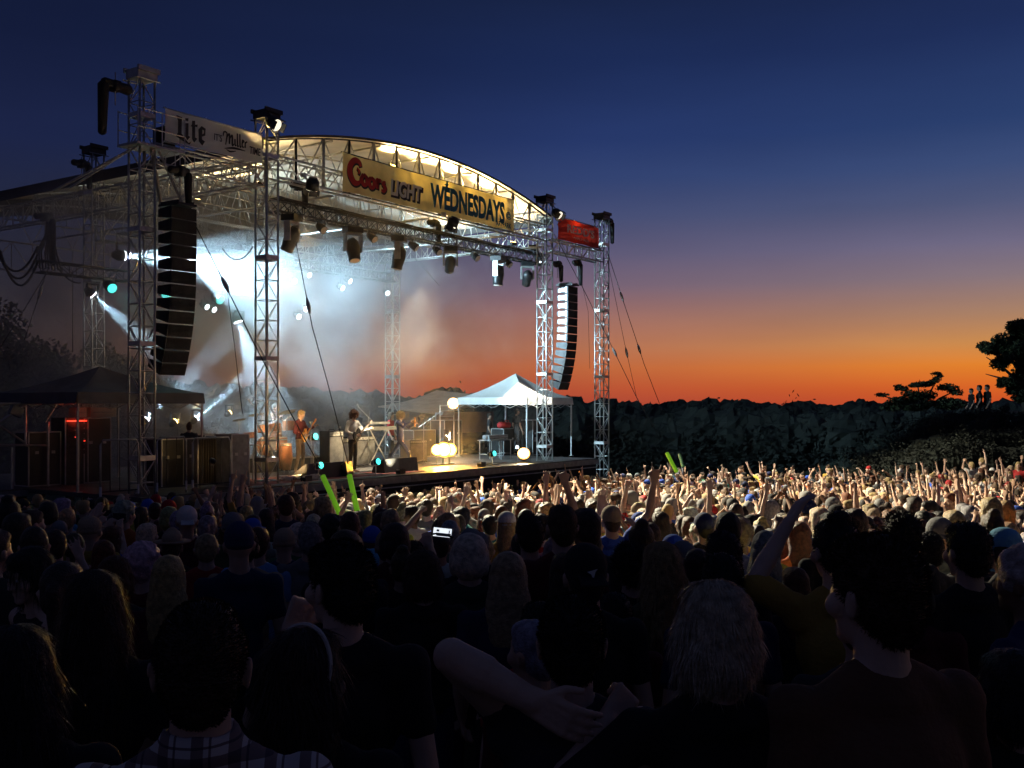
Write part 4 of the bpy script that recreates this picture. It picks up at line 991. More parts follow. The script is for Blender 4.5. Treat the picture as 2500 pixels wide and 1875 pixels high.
# folding table with case on top
t_, z_ = at_s(1210, 1066, 1.9)
tb = sthing('folding_table', 'folding table under the white tent with a long pale case on it', 'table', t_, 1.9, DECK)
hh = z_ - DECK - .12; mb = MB(); mb.box((0, 0, hh), (1.35, .6, .035)); link('tabletop', mb, M_grey, tb)
for x in (-.6, 0, .6): mb = MB(); mb.tube((x, -.25, 0), (x, -.25, hh), .016); mb.tube((x, .25, 0), (x, .25, hh), .016); mb.tube((x, -.25, .2), (x, .25, .2), .012); link('leg', mb, M_alu, tb)
kc = sthing('keyboard_case', 'long rounded pale keyboard case lying on the folding table', 'case', t_, 1.9, DECK + hh + .02)
mb = MB(); mb.cap((-.56, 0, .09), (.56, 0, .09), .085, .085, 10); mb.box((0, 0, .09), (1.15, .3, .14)); link('shell', mb, M_grey, kc); mb = MB(); mb.box((0, -.155, .09), (1.1, .012, .02)); mb.box((0, -.155, .15), (1.1, .012, .012)); link('trim', mb, M_alu, kc)
t_, z_ = at_s(1232, 1038, 3.3)
rc = sthing('red_bag', 'rounded red bag on a dark stack under the white tent', 'bag', t_, 3.3, z_ - .12); mb = MB(); mb.cap((-.26, 0, .12), (.26, 0, .12), .14, .12, 12); link('body', mb.mesh('body', True), M_red, rc); mb = MB(); mb.path([(-.15, -.1, .2), (-.1, -.12, .3), (.1, -.12, .3), (.15, -.1, .2)], .012, 6); link('handle', mb, M_red, rc)
case('dark tall stack of cases carrying the red bag', t_, 3.35, (.8, .6, z_ - .12 - DECK))
t_, z_ = at_s(1092, 1003, 4.6)
rk = sthing('lamp_rack', 'pale two-rail lamp rack behind the singer lit amber', 'rack', t_, 4.6, DECK); hh = z_ - DECK
mb = MB()
for zz in (hh - .2, hh, hh + .2): mb.tube((-.42, 0, zz), (.42, 0, zz), .022)
for x in (-.42, .42): mb.tube((x, 0, 0), (x, 0, hh + .2), .022)
mb.tube((-.42, -.3, 0), (-.42, .3, 0), .02); mb.tube((.42, -.3, 0), (.42, .3, 0), .02); link('frame', mb, M_cream, rk); mb = MB(); mb.box((0, 0, hh - .1), (.7, .12, .12)); link('bar_unit', mb, M_steel, rk)
t_, _ = at_s(1095, 1040, 5.2); case('tall black rack behind the amber floor lamps', t_, 5.3, (1.1, .7, 1.35))
t_, _ = at_s(1020, 1060, 5.4); case('black rack behind the singer', t_, 5.4, (1.3, .7, 1.0))
# wedges
def wedge(label, x, y, s, w=.62, rz=0, m_=None):
    t, z = at_s(x, y, s); c = sthing('stage_monitor', label, 'monitor wedge', t, s, DECK + .005, 'wedge monitors along the stage lip', rz)
    mb = MB(); mb.add([(-w / 2, -.22, 0), (-w / 2, .25, 0), (-w / 2, .20, .16), (-w / 2, -.16, .40), (w / 2, -.22, 0), (w / 2, .25, 0), (w / 2, .20, .16), (w / 2, -.16, .40)], [(0, 1, 2, 3), (7, 6, 5, 4), (0, 4, 5, 1), (1, 5, 6, 2), (2, 6, 7, 3), (3, 7, 4, 0)]); link('cabinet', mb, m_ or M_case, c)
    rt = Matrix.Rotation(R(-33.7), 3, 'X'); mb = MB(); mb.box((0, .028, .292), (w - .06, .40, .012), rt); link('grille', mb, M_grey, c)
    mb = MB(); mb.box((w / 2 + .006, 0, .2), (.012, .14, .04)); mb.box((-w / 2 - .006, 0, .2), (.012, .14, .04)); link('handle', mb, M_dark, c); return c
wedge('wedge monitor with grey top in front of the maroon-jacketed guitarist', 752, 1132, .35, .62, .15)
wedge('wedge monitor close beside the grey-topped one', 779, 1134, .35, .55, -.1)
wedge('wedge monitor with pale top before the white-shirted guitarist', 815, 1132, .35, .62)
wedge('wedge monitor turned sideways after the pale-topped one', 838, 1134, .3, .5, .4)
wedge('first of the pair of wedges at the singer\'s feet', 945, 1134, .3, .8, .1)
wedge('second of the pair of wedges at the singer\'s feet', 985, 1132, .3, .8, -.1)
# backline
def amp(label, x, y, s, dims, m_, z=DECK):
    t, _ = at_s(x, y, s); w, d, h = dims; c = sthing('guitar_amplifier', label, 'amplifier', t, s, z)
    mb = MB(); mb.box((0, 0, h / 2), (w, d, h)); link('cabinet', mb, M_case, c); mb = MB(); mb.box((0, -d / 2 - .006, h * .44), (w - .06, .012, h * .8)); link('grille_cloth', mb, m_, c)
    mb = MB(); mb.box((0, -d / 2 - .006, h * .92), (w - .06, .012, h * .09)); link('control_panel', mb, M_steel, c)
    mb = MB(); [mb.tube((-w * .4 + w * .11 * k, -d / 2 - .012, h * .92), (-w * .4 + w * .11 * k, -d / 2 - .03, h * .92), .012, 8) for k in range(8)]; link('knob', mb, M_rubber, c)
    mb = MB(); mb.path([(-.12, 0, h), (-.1, 0, h + .04), (.1, 0, h + .04), (.12, 0, h)], .012, 6); link('handle', mb, M_rubber, c); return c
amp('tall pale-fronted guitar amplifier between the two guitarists', 810, 1080, 3.0, (.62, .4, 1.15), M_lightgrey)
amp('wide dark amplifier with pale strip behind the white-shirted guitarist', 870, 1085, 3.4, (1.3, .45, .95), M_grey)
amp('grey amplifier close behind the white-shirted guitarist', 842, 1085, 3.1, (.6, .4, .9), M_grey)
amp('low amplifier beside the singer in amber light', 1010, 1090, 3.2, (.9, .45, .75), M_grey)
t_, z_ = at_s(925, 1046, 2.8)
kb = sthing('stage_keyboard', 'keyboard on a crossed stand between guitarist and singer', 'keyboard', t_, 2.8, DECK); hh = z_ - DECK
mb = MB(); mb.box((0, 0, hh), (1.35, .34, .10)); link('case', mb, M_grey, kb); mb = MB()
for k in range(36): mb.box((-.62 + k * .0355, -.08, hh + .056), (.033, .15, .012))
link('key', mb, M_cream, kb, kind='stuff'); mb = MB(); mb.tube((-.45, 0, 0), (.4, 0, hh - .05), .02); mb.tube((.45, 0, 0), (-.4, 0, hh - .05), .02); mb.box((-.45, 0, .02), (.05, .4, .03)); mb.box((.45, 0, .02), (.05, .4, .03)); link('stand_leg', mb, M_cream, kb)
kb2 = sthing('upper_keyboard', 'second pale keyboard raised above the first one', 'keyboard', t_ + .1, 3.0, z_ + .12); mb = MB(); mb.box((0, 0, .05), (1.0, .3, .08)); link('case', mb, M_steel, kb2); mb = MB(); mb.box((-.4, 0, -.12), (.03, .03, .3)); mb.box((.4, 0, -.12), (.03, .03, .3)); link('riser', mb, M_steel, kb2)
# drum riser and kit
t_, _ = at_s(655, 1060, 4.2)
dr = sthing('drum_riser', 'low dark riser under the drum kit', 'riser', t_, 4.4, DECK); mb = MB(); mb.box((0, 0, .2), (2.6, 2.2, .4)); link('box', mb, M_case, dr); mb = MB(); mb.box((0, -1.11, .37), (2.6, .02, .05)); link('edge_trim', mb, M_alu, dr)
dk = sthing('drum_kit', 'drum kit with orange shells and brass cymbals behind the first roof tower', 'drum kit', t_, 4.4, DECK + .4)
mb = MB(); mb.tube((0, -.45, .3), (0, 0, .3), .29, 20); link('bass_drum', mb, M_drum, dk); mb = MB(); mb.tube((0, -.458, .3), (0, -.452, .3), .28, 20); link('drum_head', mb, M_cream, dk)
for p_, r_, h_ in (((-.28, -.3, .72), .17, .22), ((.2, -.3, .74), .18, .24), ((.55, .1, .4), .22, .45), ((-.45, .1, .55), .18, .16), ((.95, -.1, .75), .2, .3)):
    mb = MB(); mb.tube(p_, (p_[0], p_[1] + .02, p_[2] + h_), r_, 16); link('drum', mb, M_drum, dk); mb = MB(); mb.tube((p_[0], p_[1] + .02, p_[2] + h_), (p_[0], p_[1] + .02, p_[2] + h_ + .012), r_ * .98, 16); link('drum_head', mb, M_cream, dk)
for p_, r_ in (((-.6, -.35, 1.25), .24), ((.62, -.35, 1.3), .26), ((-.95, 0, 1.1), .2), ((1.15, .1, 1.35), .25)):
    mb = MB(); mb.path([(p_[0], p_[1], p_[2]), (p_[0], p_[1] + .005, p_[2] + .02)], [r_, .03], 18); link('cymbal', mb, M_gold, dk); mb = MB(); mb.tube((p_[0], p_[1], 0), p_, .012); mb.tube((p_[0] - .2, p_[1], 0), (p_[0], p_[1], .35), .01); mb.tube((p_[0] + .2, p_[1], 0), (p_[0], p_[1], .35), .01); link('cymbal_stand', mb, M_alu, dk)
def conga(label, x, s, h, r_):
    t, _ = at_s(x, 1080, s); c = sthing('conga_drum', label, 'drum', t, s, DECK, 'congas beside the first roof tower')
    mb = MB(); mb.path([(0, 0, .1), (0, 0, h * .5), (0, 0, h)], [r_ * .7, r_ * 1.1, r_ * .9], 16); link('shell', mb.mesh('shell', True), M_drum, c); mb = MB(); mb.tube((0, 0, h), (0, 0, h + .015), r_ * .93, 16); link('drum_head', mb, M_cream, c)
    mb = MB(); mb.tube((0, 0, h * .93), (0, 0, h * .97), r_ * 1.0, 16, cap=False); mb.tube((.1, 0, 0), (0, 0, .3), .012); mb.tube((-.1, 0, 0), (0, 0, .3), .012); link('hardware', mb, M_alu, c, kind='stuff')
conga('tall orange conga between the tower and the maroon-jacketed guitarist', 688, 3.0, 1.0, .17); conga('shorter orange conga just in front of the other', 700, 2.4, .85, .16)
def mic_stand(label, x, s, h, boom=True, rz=0.0):
    t, _ = at_s(x, 1100, s); m_ = sthing('microphone_stand', label, 'microphone stand', t, s, DECK, 'microphone stands', rz)
    mb = MB(); mb.tube((0, 0, 0.02), (0, 0, h), .011); [mb.tube((0, 0, .12), (.3 * math.cos(a), .3 * math.sin(a), 0.015), .01) for a in (0, 2.1, 4.2)]
    e = Vector((0, 0, h))
    if boom: e = Vector((-.45, 0, h + .32)); mb.tube((.2, 0, h - .13), e, .009)
    link('pole', mb, M_steel, m_); mb = MB(); d_ = Vector((-.1, -.05, .07)); mb.tube(e, e + d_, .014, 8, .02); mb.ell(e + d_ * 1.15, (.03, .03, .03), 8, 6); link('microphone', mb, M_steel, m_)
mic_stand('boom microphone stand rising behind the white-shirted guitarist', 900, 2.6, 1.55); mic_stand('straight microphone stand with pale lamp beside the maroon jacket', 760, .9, 1.4, False); mic_stand('short microphone stand beside the singer\'s wedges', 1003, .3, .5, False)
mic_stand('boom microphone stand among the drum kit', 640, 3.6, 1.7); mic_stand('microphone stand behind the singer in amber light', 1035, 2.6, 1.3, True, 2.0)
def cable_mess(label, x, y, s, n, r_, seed):
    rg = random.Random(seed); t, _ = at_s(x, y, s); c = sthing('cable_coil', label, 'cables', t, s, DECK + .02)
    mb = MB()
    for k in range(n):
        a0 = rg.uniform(0, 6); rr = rg.uniform(.3, 1) * r_
        mb.path([(math.cos(a0 + i * .6) * rr + rg.uniform(-.04, .04), math.sin(a0 + i * .6) * rr * .5, .02 + .025 * k % .1 + .02 * math.sin(i)) for i in range(11)], .014, 5)
    link('cable', mb, M_tape if seed % 2 else M_rubber, c)
cable_mess('tangle of pale cables and pedals on the rug by the tower', 708, 1148, .3, 7, .35, 3); cable_mess('tangle of cables before the grey-topped wedge', 762, 1152, .0, 5, .3, 5)
# white stool-like frame glowing beside the tower
t_, z_ = at_s(619, 1090, 1.2); c = sthing('metal_stool', 'tall pale metal stool beside the first roof tower', 'stool', t_, 1.2, DECK)
mb = MB(); [mb.tube((x * .16, y * .16, 0), (x * .12, y * .12, .9), .014) for x in (-1, 1) for y in (-1, 1)]; link('leg', mb, M_alu, c)
mb = MB(); [mb.tube((-.15, -.15, z), (.15, -.15, z), .01) or mb.tube((.15, -.15, z), (.15, .15, z), .01) for z in (.25, .5, .7)]; link('rung', mb, M_alu, c); mb = MB(); mb.tube((0, 0, .89), (0, 0, .93), .17, 14); link('seat', mb, M_cream, c)

# ---- the dark wing: racks, curtain, railings
def xcase(label, x0, x1, ytop, s, z=DECK, dep=.6, m_=None, **k):
    ta, zt_ = at_s(x0, ytop, s); tb_, _ = at_s(x1, ytop, s); return case(label, (ta + tb_) / 2, s + dep / 2, (tb_ - ta, dep, zt_ - z), z, m_, **k)
xcase('wide grey speaker cabinet at the stage lip beside the first roof tower', 566, 610, 1060, -.2, m_=M_grey, name='sub_cabinet', cat='speaker')
cu_t0, cu_z = at_s(484, 1068, .4); cu_t1, _ = at_s(562, 1068, .4)
cu = sthing('pleated_drape', 'black pleated drape catching amber light in its folds', 'drape', (cu_t0 + cu_t1) / 2, .4, DECK)
w_ = cu_t1 - cu_t0; mb = MB(); n = 150
for i in range(n + 1):
    x = -w_ / 2 + w_ * i / n; y = .05 * math.sin(i * 2 * math.pi / 11.5) 
    mb.v += [(x, y, .05), (x, y, cu_z - DECK - .05), ]
mb.f += [(2 * i, 2 * i + 2, 2 * i + 3, 2 * i + 1) for i in range(n)]
M_sat = mat('dark satin', (.09, .075, .05), .32, .2); link('cloth', mb.mesh('cloth', True), M_sat, cu); mb = MB(); mb.tube((-w_ / 2, 0, cu_z - DECK - .03), (w_ / 2, 0, cu_z - DECK - .03), .02); mb.tube((-w_ / 2, 0, 0), (-w_ / 2, 0, cu_z - DECK), .02); mb.tube((w_ / 2, 0, 0), (w_ / 2, 0, cu_z - DECK), .02); link('frame', mb, M_steel, cu)
kk = small_lamp('low amber lamp added to light the pleated drape', 520, 1125, -.45, math.pi, R(-14), L_warm, (12, (1, .62, .2), 34), .6, 'lamps added at the stage lip', False)  # lamp added to bring out amber stripes in the folds
xcase('black mixing console case on the deck near the pleated drape', 455, 500, 1070, 1.2, name='console_case')
xcase('black equipment case below the outermost tower', 395, 450, 1072, 1.0)
xcase('wide low black case with cables on top behind the drape', 500, 590, 1062, 2.2)
xcase('tall black rack close beside the red-lit cabinet', 205, 272, 1020, 3.8)
rk_t0, rk_z = at_s(160, 1020, 3.8); rk_t1, _ = at_s(215, 1020, 3.8)
rl = sthing('dimmer_rack', 'black dimmer rack with glowing red strip', 'equipment rack', (rk_t0 + rk_t1) / 2, 4.1, DECK)
w_ = rk_t1 - rk_t0; h_ = rk_z - DECK; mb = MB(); mb.box((0, 0, h_ / 2), (w_, .6, h_)); link('cabinet', mb, M_case, rl); mb = MB(); mb.box((0, -.31, h_ - .08), (w_ - .08, .015, .03)); link('led_strip', mb, L_red, rl)
mb = MB(); mb.box((.2, -.31, h_ - .58), (.05, .012, .03)); mb.box((-.05, -.31, h_ - .48), (.03, .012, .02)); link('indicator', mb, L_red, rl)
mb = MB(); [mb.box((0, -.306, h_ - .2 - .13 * k), (w_ - .12, .02, .10)) for k in range(6)]; link('rack_unit', mb, M_dark, rl); point(rl, (0, -.45, h_ - .1), 2.2, (1, .05, .02), .1)
mb = MB(); [mb.tube((x * w_ / 2, -.3, 0), (x * w_ / 2, -.3, h_), .018) for x in (-1, 1)]; link('edge_rail', mb, M_alu, rl)
xcase('black case stack at the dark end of the wing', 70, 150, 1055, 3.9, z=DECK)
for x, y, lab in ((190, 984, 'small yellow-lit boom box standing on the red-lit rack'), (245, 1000, 'pale yellow wooden crate on the tall black rack')):
    t_, z_ = at_s(x, y, 4.2); c = sthing('equipment_box', lab, 'box', t_, 4.2, at_s(215, 1020, 4.2)[1] + .02)
    h_ = .24; w_ = .3 if x < 200 else .75; mb = MB(); mb.box((0, 0, h_ / 2), (w_, .3, h_)); link('shell', mb, MATS['cream plastic'], c); mb = MB(); mb.box((0, -.155, h_ / 2), (w_ * .8, .01, .03)); mb.box((-w_ * .4, 0, h_ + .15), (.03, .03, .3)); mb.box((w_ * .4, 0, h_ + .15), (.03, .03, .3)); mb.box((0, 0, h_ + .22), (w_ * .8, .03, .03)); link('frame', mb, M_steel, c)
# open trussed frame at the picture edge
t_, z_ = at_s(30, 986, 3.8)
fr = sthing('scaffold_frame', 'open tubular frame with diagonal bars at the very edge of the wing', 'scaffold', 0, 3.75, 0)
mb = MB()
def px(x, y, s=3.75): t, z = at_s(x, y, s); return (t, 0, z)
for a, b in (((-60, 986), (262, 984)), ((63, 986), (63, 1090)), ((0, 1030), (60, 990)), ((-40, 1090), (63, 1086)), ((0, 1040), (60, 1080)), ((-60, 1086), (118, 1088)), ((30, 1092), (30, 1195)), ((118, 1030), (118, 1195)), ((-20, 986), (-20, 1195)), ((140, 984), (110, 1032))):
    mb = MB(); mb.tube(px(*a), px(*b), .028, 7); link('tube', mb, M_alu, fr)
mb = MB(); c_ = Vector(px(40, 1004)); mb.box(c_, (.3, .12, .22), Matrix.Rotation(.4, 3, 'Y')); link('clamped_box', mb, M_grey, fr)
# railings with white taped feet along the deck
def rail(label, x0, x1, s, y0=1070):
    a, z = at_s(x0, y0, s); b, _ = at_s(x1, y0, s); r_ = sthing('crowd_barrier', label, 'railing', a, s, DECK, 'hooped railings on the deck'); w = b - a; h = z - DECK
    mb = MB(); mb.path([(0, 0, 0), (0, 0, h - .1), (.06, 0, h), (w - .06, 0, h), (w, 0, h - .1), (w, 0, 0)], .02, 7); link('hoop', mb.mesh('hoop', True), M_steel, r_)
    n = int(w / .22); 
    mb = MB()
    for k in range(1, n): mb.tube((w * k / n, 0, .15), (w * k / n, 0, h - .02), .008, 5)
    mb.tube((0, 0, .15), (w, 0, .15), .014, 6); link('bars', mb, M_dark, r_)
    for x in (0, w): mb = MB(); mb.tube((x, -.001, .06), (x, -.001, .26), .026, 7); link('tape', mb, M_tape, r_)
rail('hooped railing with taped feet left of the outermost tower', 246, 338, -.4, 1075); rail('hooped railing between the outermost tower and the drape', 384, 455, -.4, 1068); rail('hooped railing in front of the pleated drape', 471, 563, -.4, 1070)

# ---------------------------------------------------------------- guy cables
def cable(label, pts, r=.014, fit=(), cat='guy cable', name='guy_cable', group='guy cables of the stage', m_=None):
    c = thing(name, label, cat, pts[0], 0, group); p0 = Vector(pts[0]); mb = MB(); mb.path([Vector(p) - p0 for p in pts], r, 6); link('rope', mb.mesh('rope', True), m_ or M_dark, c)
    for f in fit:
        k = f * (len(pts) - 1); i = min(int(k), len(pts) - 2); p = Vector(pts[i]).lerp(Vector(pts[i + 1]), k - i) - p0; d_ = (Vector(pts[i + 1]) - Vector(pts[i])).normalized()
        mb = MB(); mb.path([p - d_ * .22, p - d_ * .08, p + d_ * .08, p + d_ * .22], [.014, .05, .05, .014], 7); link('turnbuckle', mb.mesh('turnbuckle', True), M_steel, c)
    return c
def pt(x, y, Z): return at_Z(x, y, Z)
cable('guy cable dropping from the speaker array to the guitar wedges', [pt(476, 548, 23.5), pt(540, 675, 23.2), pt(620, 838, 23.0), pt(705, 1000, 22.8), pt(782, 1140, 22.6)], .013, (.28,))
cable('steep thin cable from the hook down behind the drape', [pt(552, 690, 23.4), pt(572, 840, 23.4), pt(592, 1010, 23.4)], .009)
cable('cable falling from the lamp truss past the white-shirted guitarist', [pt(722, 590, 25.5), pt(763, 800, 25), pt(800, 935, 24.6), pt(850, 1132, 24.2)], .013, (.25,))
cable('faint cable slanting behind the middle of the stage', [pt(985, 600, 38), pt(1073, 697, 39)], .012)
cable('guy cable from the slim tower with a glinting turnbuckle', [pt(1482, 612, 39.8), pt(1518, 724, 40), pt(1549, 817, 40.2), pt(1573, 890, 40.4), pt(1646, 1078, 41)], .013, (.25, .62))
cable('thinner guy cable just inside the glinting one', [pt(1484, 640, 39.8), pt(1524, 834, 40.2), pt(1554, 969, 40.6), pt(1612, 1070, 41)], .009, (.4,))
cable('long guy cable from the dazzling tower crossing the slim tower', [pt(1352, 570, 36.5), pt(1423, 703, 37.5), pt(1486, 830, 38.5), pt(1558, 978, 39.5), pt(1610, 1066, 40)], .012, (.55,))
cable('fine line hanging beside the far speaker array', [pt(1375, 575, 38), pt(1378, 560, 38), pt(1400, 600, 38.4), pt(1436, 760, 38.6), pt(1440, 900, 38.8)], .007)
for k, (x0, y0, x1, y1, dip, lab) in enumerate(((0, 610, 92, 640, 75, 'lowest loop of black cable drooping at the picture edge'), (-10, 590, 95, 620, 78, 'middle loop of black cable drooping at the picture edge'), (-20, 570, 98, 600, 80, 'top loop of black cable drooping at the picture edge'), (148, 650, 205, 690, 12, 'short cable loop under the wing lamp truss'), (555, 605, 630, 600, 32, 'black cable loop in front of the blinding glow'))):
    s_ = 6.3 if k < 4 else 3.0; pts = []
    for i in range(13):
        f = i / 12; x = x0 + (x1 - x0) * f; y = y0 + (y1 - y0) * f + dip * 4 * f * (1 - f) * .95; t, z = at_s(x, y, s_); pts.append(S(t, s_ + .05 * k, z))
    cable(lab, pts, .03 if k < 3 else .02, (), 'cable', 'cable_loop', 'drooping black cables', M_rubber)
for x0, y0, x1, y1, lab in ((115, 660, 60, 830, 'thin line with shackles dropping from the wing truss'), (118, 660, 0, 850, 'slanting thin line reaching the picture edge'), (178, 660, 178, 860, 'plumb line hanging beside the rear tower')):
    cable(lab, [S(*[(lambda q: (q[0], 6.0, q[1]))(at_s(x, y, 6.0))][0]) for x, y in ((x0, y0), ((x0 + x1) / 2, (y0 + y1) / 2 + 2), (x1, y1))], .010, (.3,) if x0 < 116 else ())
# hanging motor and chain bag column over the cable loops
t_, z_ = at_s(110, 530, 6.4); hoist('hoist with cable harness hanging over the drooping loops', t_, 6.4, z_, 1.2, 1.3, up=.5)
t_, z_ = at_s(115, 575, 6.4); c = sthing('cable_harness', 'thick spreading harness of black cables above the wing truss', 'cable bundle', t_, 6.4, z_ - .6)
mb = MB()
for k in range(9): mb.path([(0, 0, 1.0), (-.05 + .03 * k, 0, .6), (-.28 + .075 * k, .03 * (k % 3), .15), (-.3 + .09 * k, 0, -.3)], .022, 5)
link('cable', mb, M_rubber, c)
# ================================================================ people
TEX = {}
def fuse(mb, voxel, smooth=2, dec=1.0, fold=0, fscale=.12, name='body'):
    """grow one continuous skin over overlapping shapes"""
    me = mb.mesh(name); o = bpy.data.objects.new(name, me); COL.objects.link(o)
    m = o.modifiers.new('r', 'REMESH'); m.mode = 'VOXEL'; m.voxel_size = voxel; m.use_smooth_shade = True
    if smooth: s = o.modifiers.new('s', 'SMOOTH'); s.factor = .5; s.iterations = smooth
    if fold:
        k = round(fscale, 3)
        if k not in TEX: t = bpy.data.textures.new('folds', 'CLOUDS'); t.noise_scale = fscale; t.noise_depth = 2; TEX[k] = t
        d = o.modifiers.new('d', 'DISPLACE'); d.texture = TEX[k]; d.strength = fold; d.mid_level = .5
    if dec < 1: q = o.modifiers.new('q', 'DECIMATE'); q.ratio = dec
    dg = bpy.context.evaluated_depsgraph_get(); out = bpy.data.meshes.new_from_object(o.evaluated_get(dg)); out.name = name
    bpy.data.objects.remove(o); bpy.data.meshes.remove(me)
    out.polygons.foreach_set('use_smooth', [True] * len(out.polygons)); out.materials.clear()
    return out
V = Vector
SH = {-1: V((-.185, -.005, 1.405)), 1: V((.185, -.005, 1.405))}
def A(side, el, wr, hand='relaxed', pn=(0, 1, 0)):
    return dict(side=side, el=V(el), wr=V(wr), hand=hand, pn=V(pn))
def down(side): return A(side, (.235 * side, -.03, 1.12), (.225 * side, .09, .89), 'relaxed', (-side, 0, 0))
POSES = {
 'down': (down(-1), down(1)),
 'right_up': (down(-1), A(1, (.25, .06, 1.66), (.24, .10, 1.93), 'open')),
 'left_up': (A(-1, (-.26, .05, 1.66), (-.22, .08, 1.93), 'point'), down(1)),
 'both_up': (A(-1, (-.33, .03, 1.62), (-.33, .07, 1.89), 'open'), A(1, (.31, .06, 1.64), (.36, .10, 1.90), 'horns')),
 'clap': (A(-1, (-.26, .17, 1.55), (-.07, .24, 1.76), 'open', (1, 0, 0)), A(1, (.26, .17, 1.55), (.07, .24, 1.76), 'open', (-1, 0, 0))),
 'fist': (down(-1), A(1, (.34, .12, 1.52), (.27, .20, 1.79), 'fist')),
 'vee': (A(-1, (-.42, .05, 1.58), (-.52, .12, 1.83), 'open'), A(1, (.42, .05, 1.58), (.50, .12, 1.83), 'open')),
 'lean_up': (A(-1, (-.36, .16, 1.58), (-.46, .28, 1.82), 'point'), A(1, (.22, .18, 1.25), (.10, .25, 1.45), 'fist')),
 'phone': (A(-1, (-.24, .20, 1.36), (-.09, .34, 1.60), 'grip', (.3, 1, 0)), A(1, (.24, .20, 1.36), (.09, .34, 1.60), 'grip', (-.3, 1, 0))),
 'chin': (A(-1, (-.20, .18, 1.20), (-.08, .15, 1.44), 'fist'), down(1)),
}
def hand_prims(mb, wr, fd, pn, kind, side, M=None, k=1.0):
    """palm, four unequal fingers with knuckle bends, thumb leaving the side of the palm"""
    fd = fd.normalized(); pn = (pn - fd * pn.dot(fd)).normalized(); q = fd.cross(pn).normalized()
    if q.x * side > 0: q = -q              # q points to the thumb side (towards the body)
    pl = .088 * k
    for j in range(4):
        o_ = (j - 1.5) * .019 * k; mb.cap(wr + q * (-o_ * .7), wr + fd * pl + q * (-o_), .0145 * k, .0125 * k, 8, M)
    L = (.070, .078, .072, .056); bends = {'relaxed': (.45, .5), 'open': (.08, .12), 'fist': (1.5, 1.6), 'grip': (.7, .8), 'point': (1.5, 1.6), 'horns': (1.5, 1.6), 'spread': (.1, .15), 'over': (.35, .3)}[kind]
    for j in range(4):
        o_ = (j - 1.5) * .0205 * k; b1, b2 = bends
        if kind == 'point' and j == 0: b1 = b2 = .05
        if kind == 'horns' and j in (0, 3): b1 = b2 = .05
        base = wr + fd * pl + q * (-o_); sp = -o_ * (7 if kind in ('open', 'spread', 'horns') else 1.5)
        d1 = (fd * math.cos(b1) + pn * math.sin(b1) + q * sp * 1.2).normalized(); d2 = (fd * math.cos(b1 + b2) + pn * math.sin(b1 + b2) + q * sp).normalized()
        m_ = base + d1 * L[j] * .52 * k; e = m_ + d2 * L[j] * .48 * k
        mb.cap(base, m_, .0098 * k, .009 * k, 8, M); mb.cap(m_, e, .009 * k, .0078 * k, 8, M)
    b = wr + fd * .028 * k + q * .026 * k; t1 = b + (q * .8 + fd * .75 + pn * .25).normalized() * .042 * k
    t2 = t1 + ((fd * 1.0 + q * .35 + pn * .2) if kind in ('open', 'spread', 'relaxed', 'over') else (fd * .7 - q * .6 + pn * .6)).normalized() * .034 * k
    mb.cap(b, t1, .0135 * k, .011 * k, 8, M); mb.cap(t1, t2, .0108 * k, .009 * k, 8, M)
NECK = V((0, -.005, 1.49))
def head_M(yaw=0, pitch=0, roll=0):
    return Matrix.Translation(NECK) @ Matrix.Rotation(yaw, 4, 'Z') @ Matrix.Rotation(pitch, 4, 'X') @ Matrix.Rotation(roll, 4, 'Y') @ Matrix.Translation(-NECK)
def head_prims(mb, M, face=True, k=1.0):
    mb.ell((0, .0, 1.640), (.074, .093, .103), 18, 12, M)
    mb.ell((0, .028, 1.575), (.056, .066, .062), 14, 9, M); mb.ell((0, .075, 1.535), (.026, .022, .020), 10, 7, M)
    mb.cap((-.030, .082, 1.662), (.030, .082, 1.662), .012, .012, 8, M)
    mb.cap((0, .092, 1.645), (0, .112, 1.603), .008, .013, 8, M); mb.ell((0, .098, 1.598), (.017, .014, .009), 8, 6, M)
    mb.ell((0, .088, 1.568), (.024, .011, .006), 8, 6, M); mb.ell((0, .086, 1.558), (.021, .011, .006), 8, 6, M)
    for s in (-1, 1):
        mb.ell((s * .046, .062, 1.605), (.026, .028, .028), 10, 7, M)
        rt = Matrix.Rotation(s * .35, 3, 'Z')
        mb.ell((s * .081, -.004, 1.618), (.0085, .021, .034), 10, 8, M, rt); mb.ell((s * .088, -.014, 1.632), (.006, .014, .018), 8, 6, M, rt)
        mb.ell((s * .030, .083, 1.633), (.015, .009, .008), 8, 6, M)
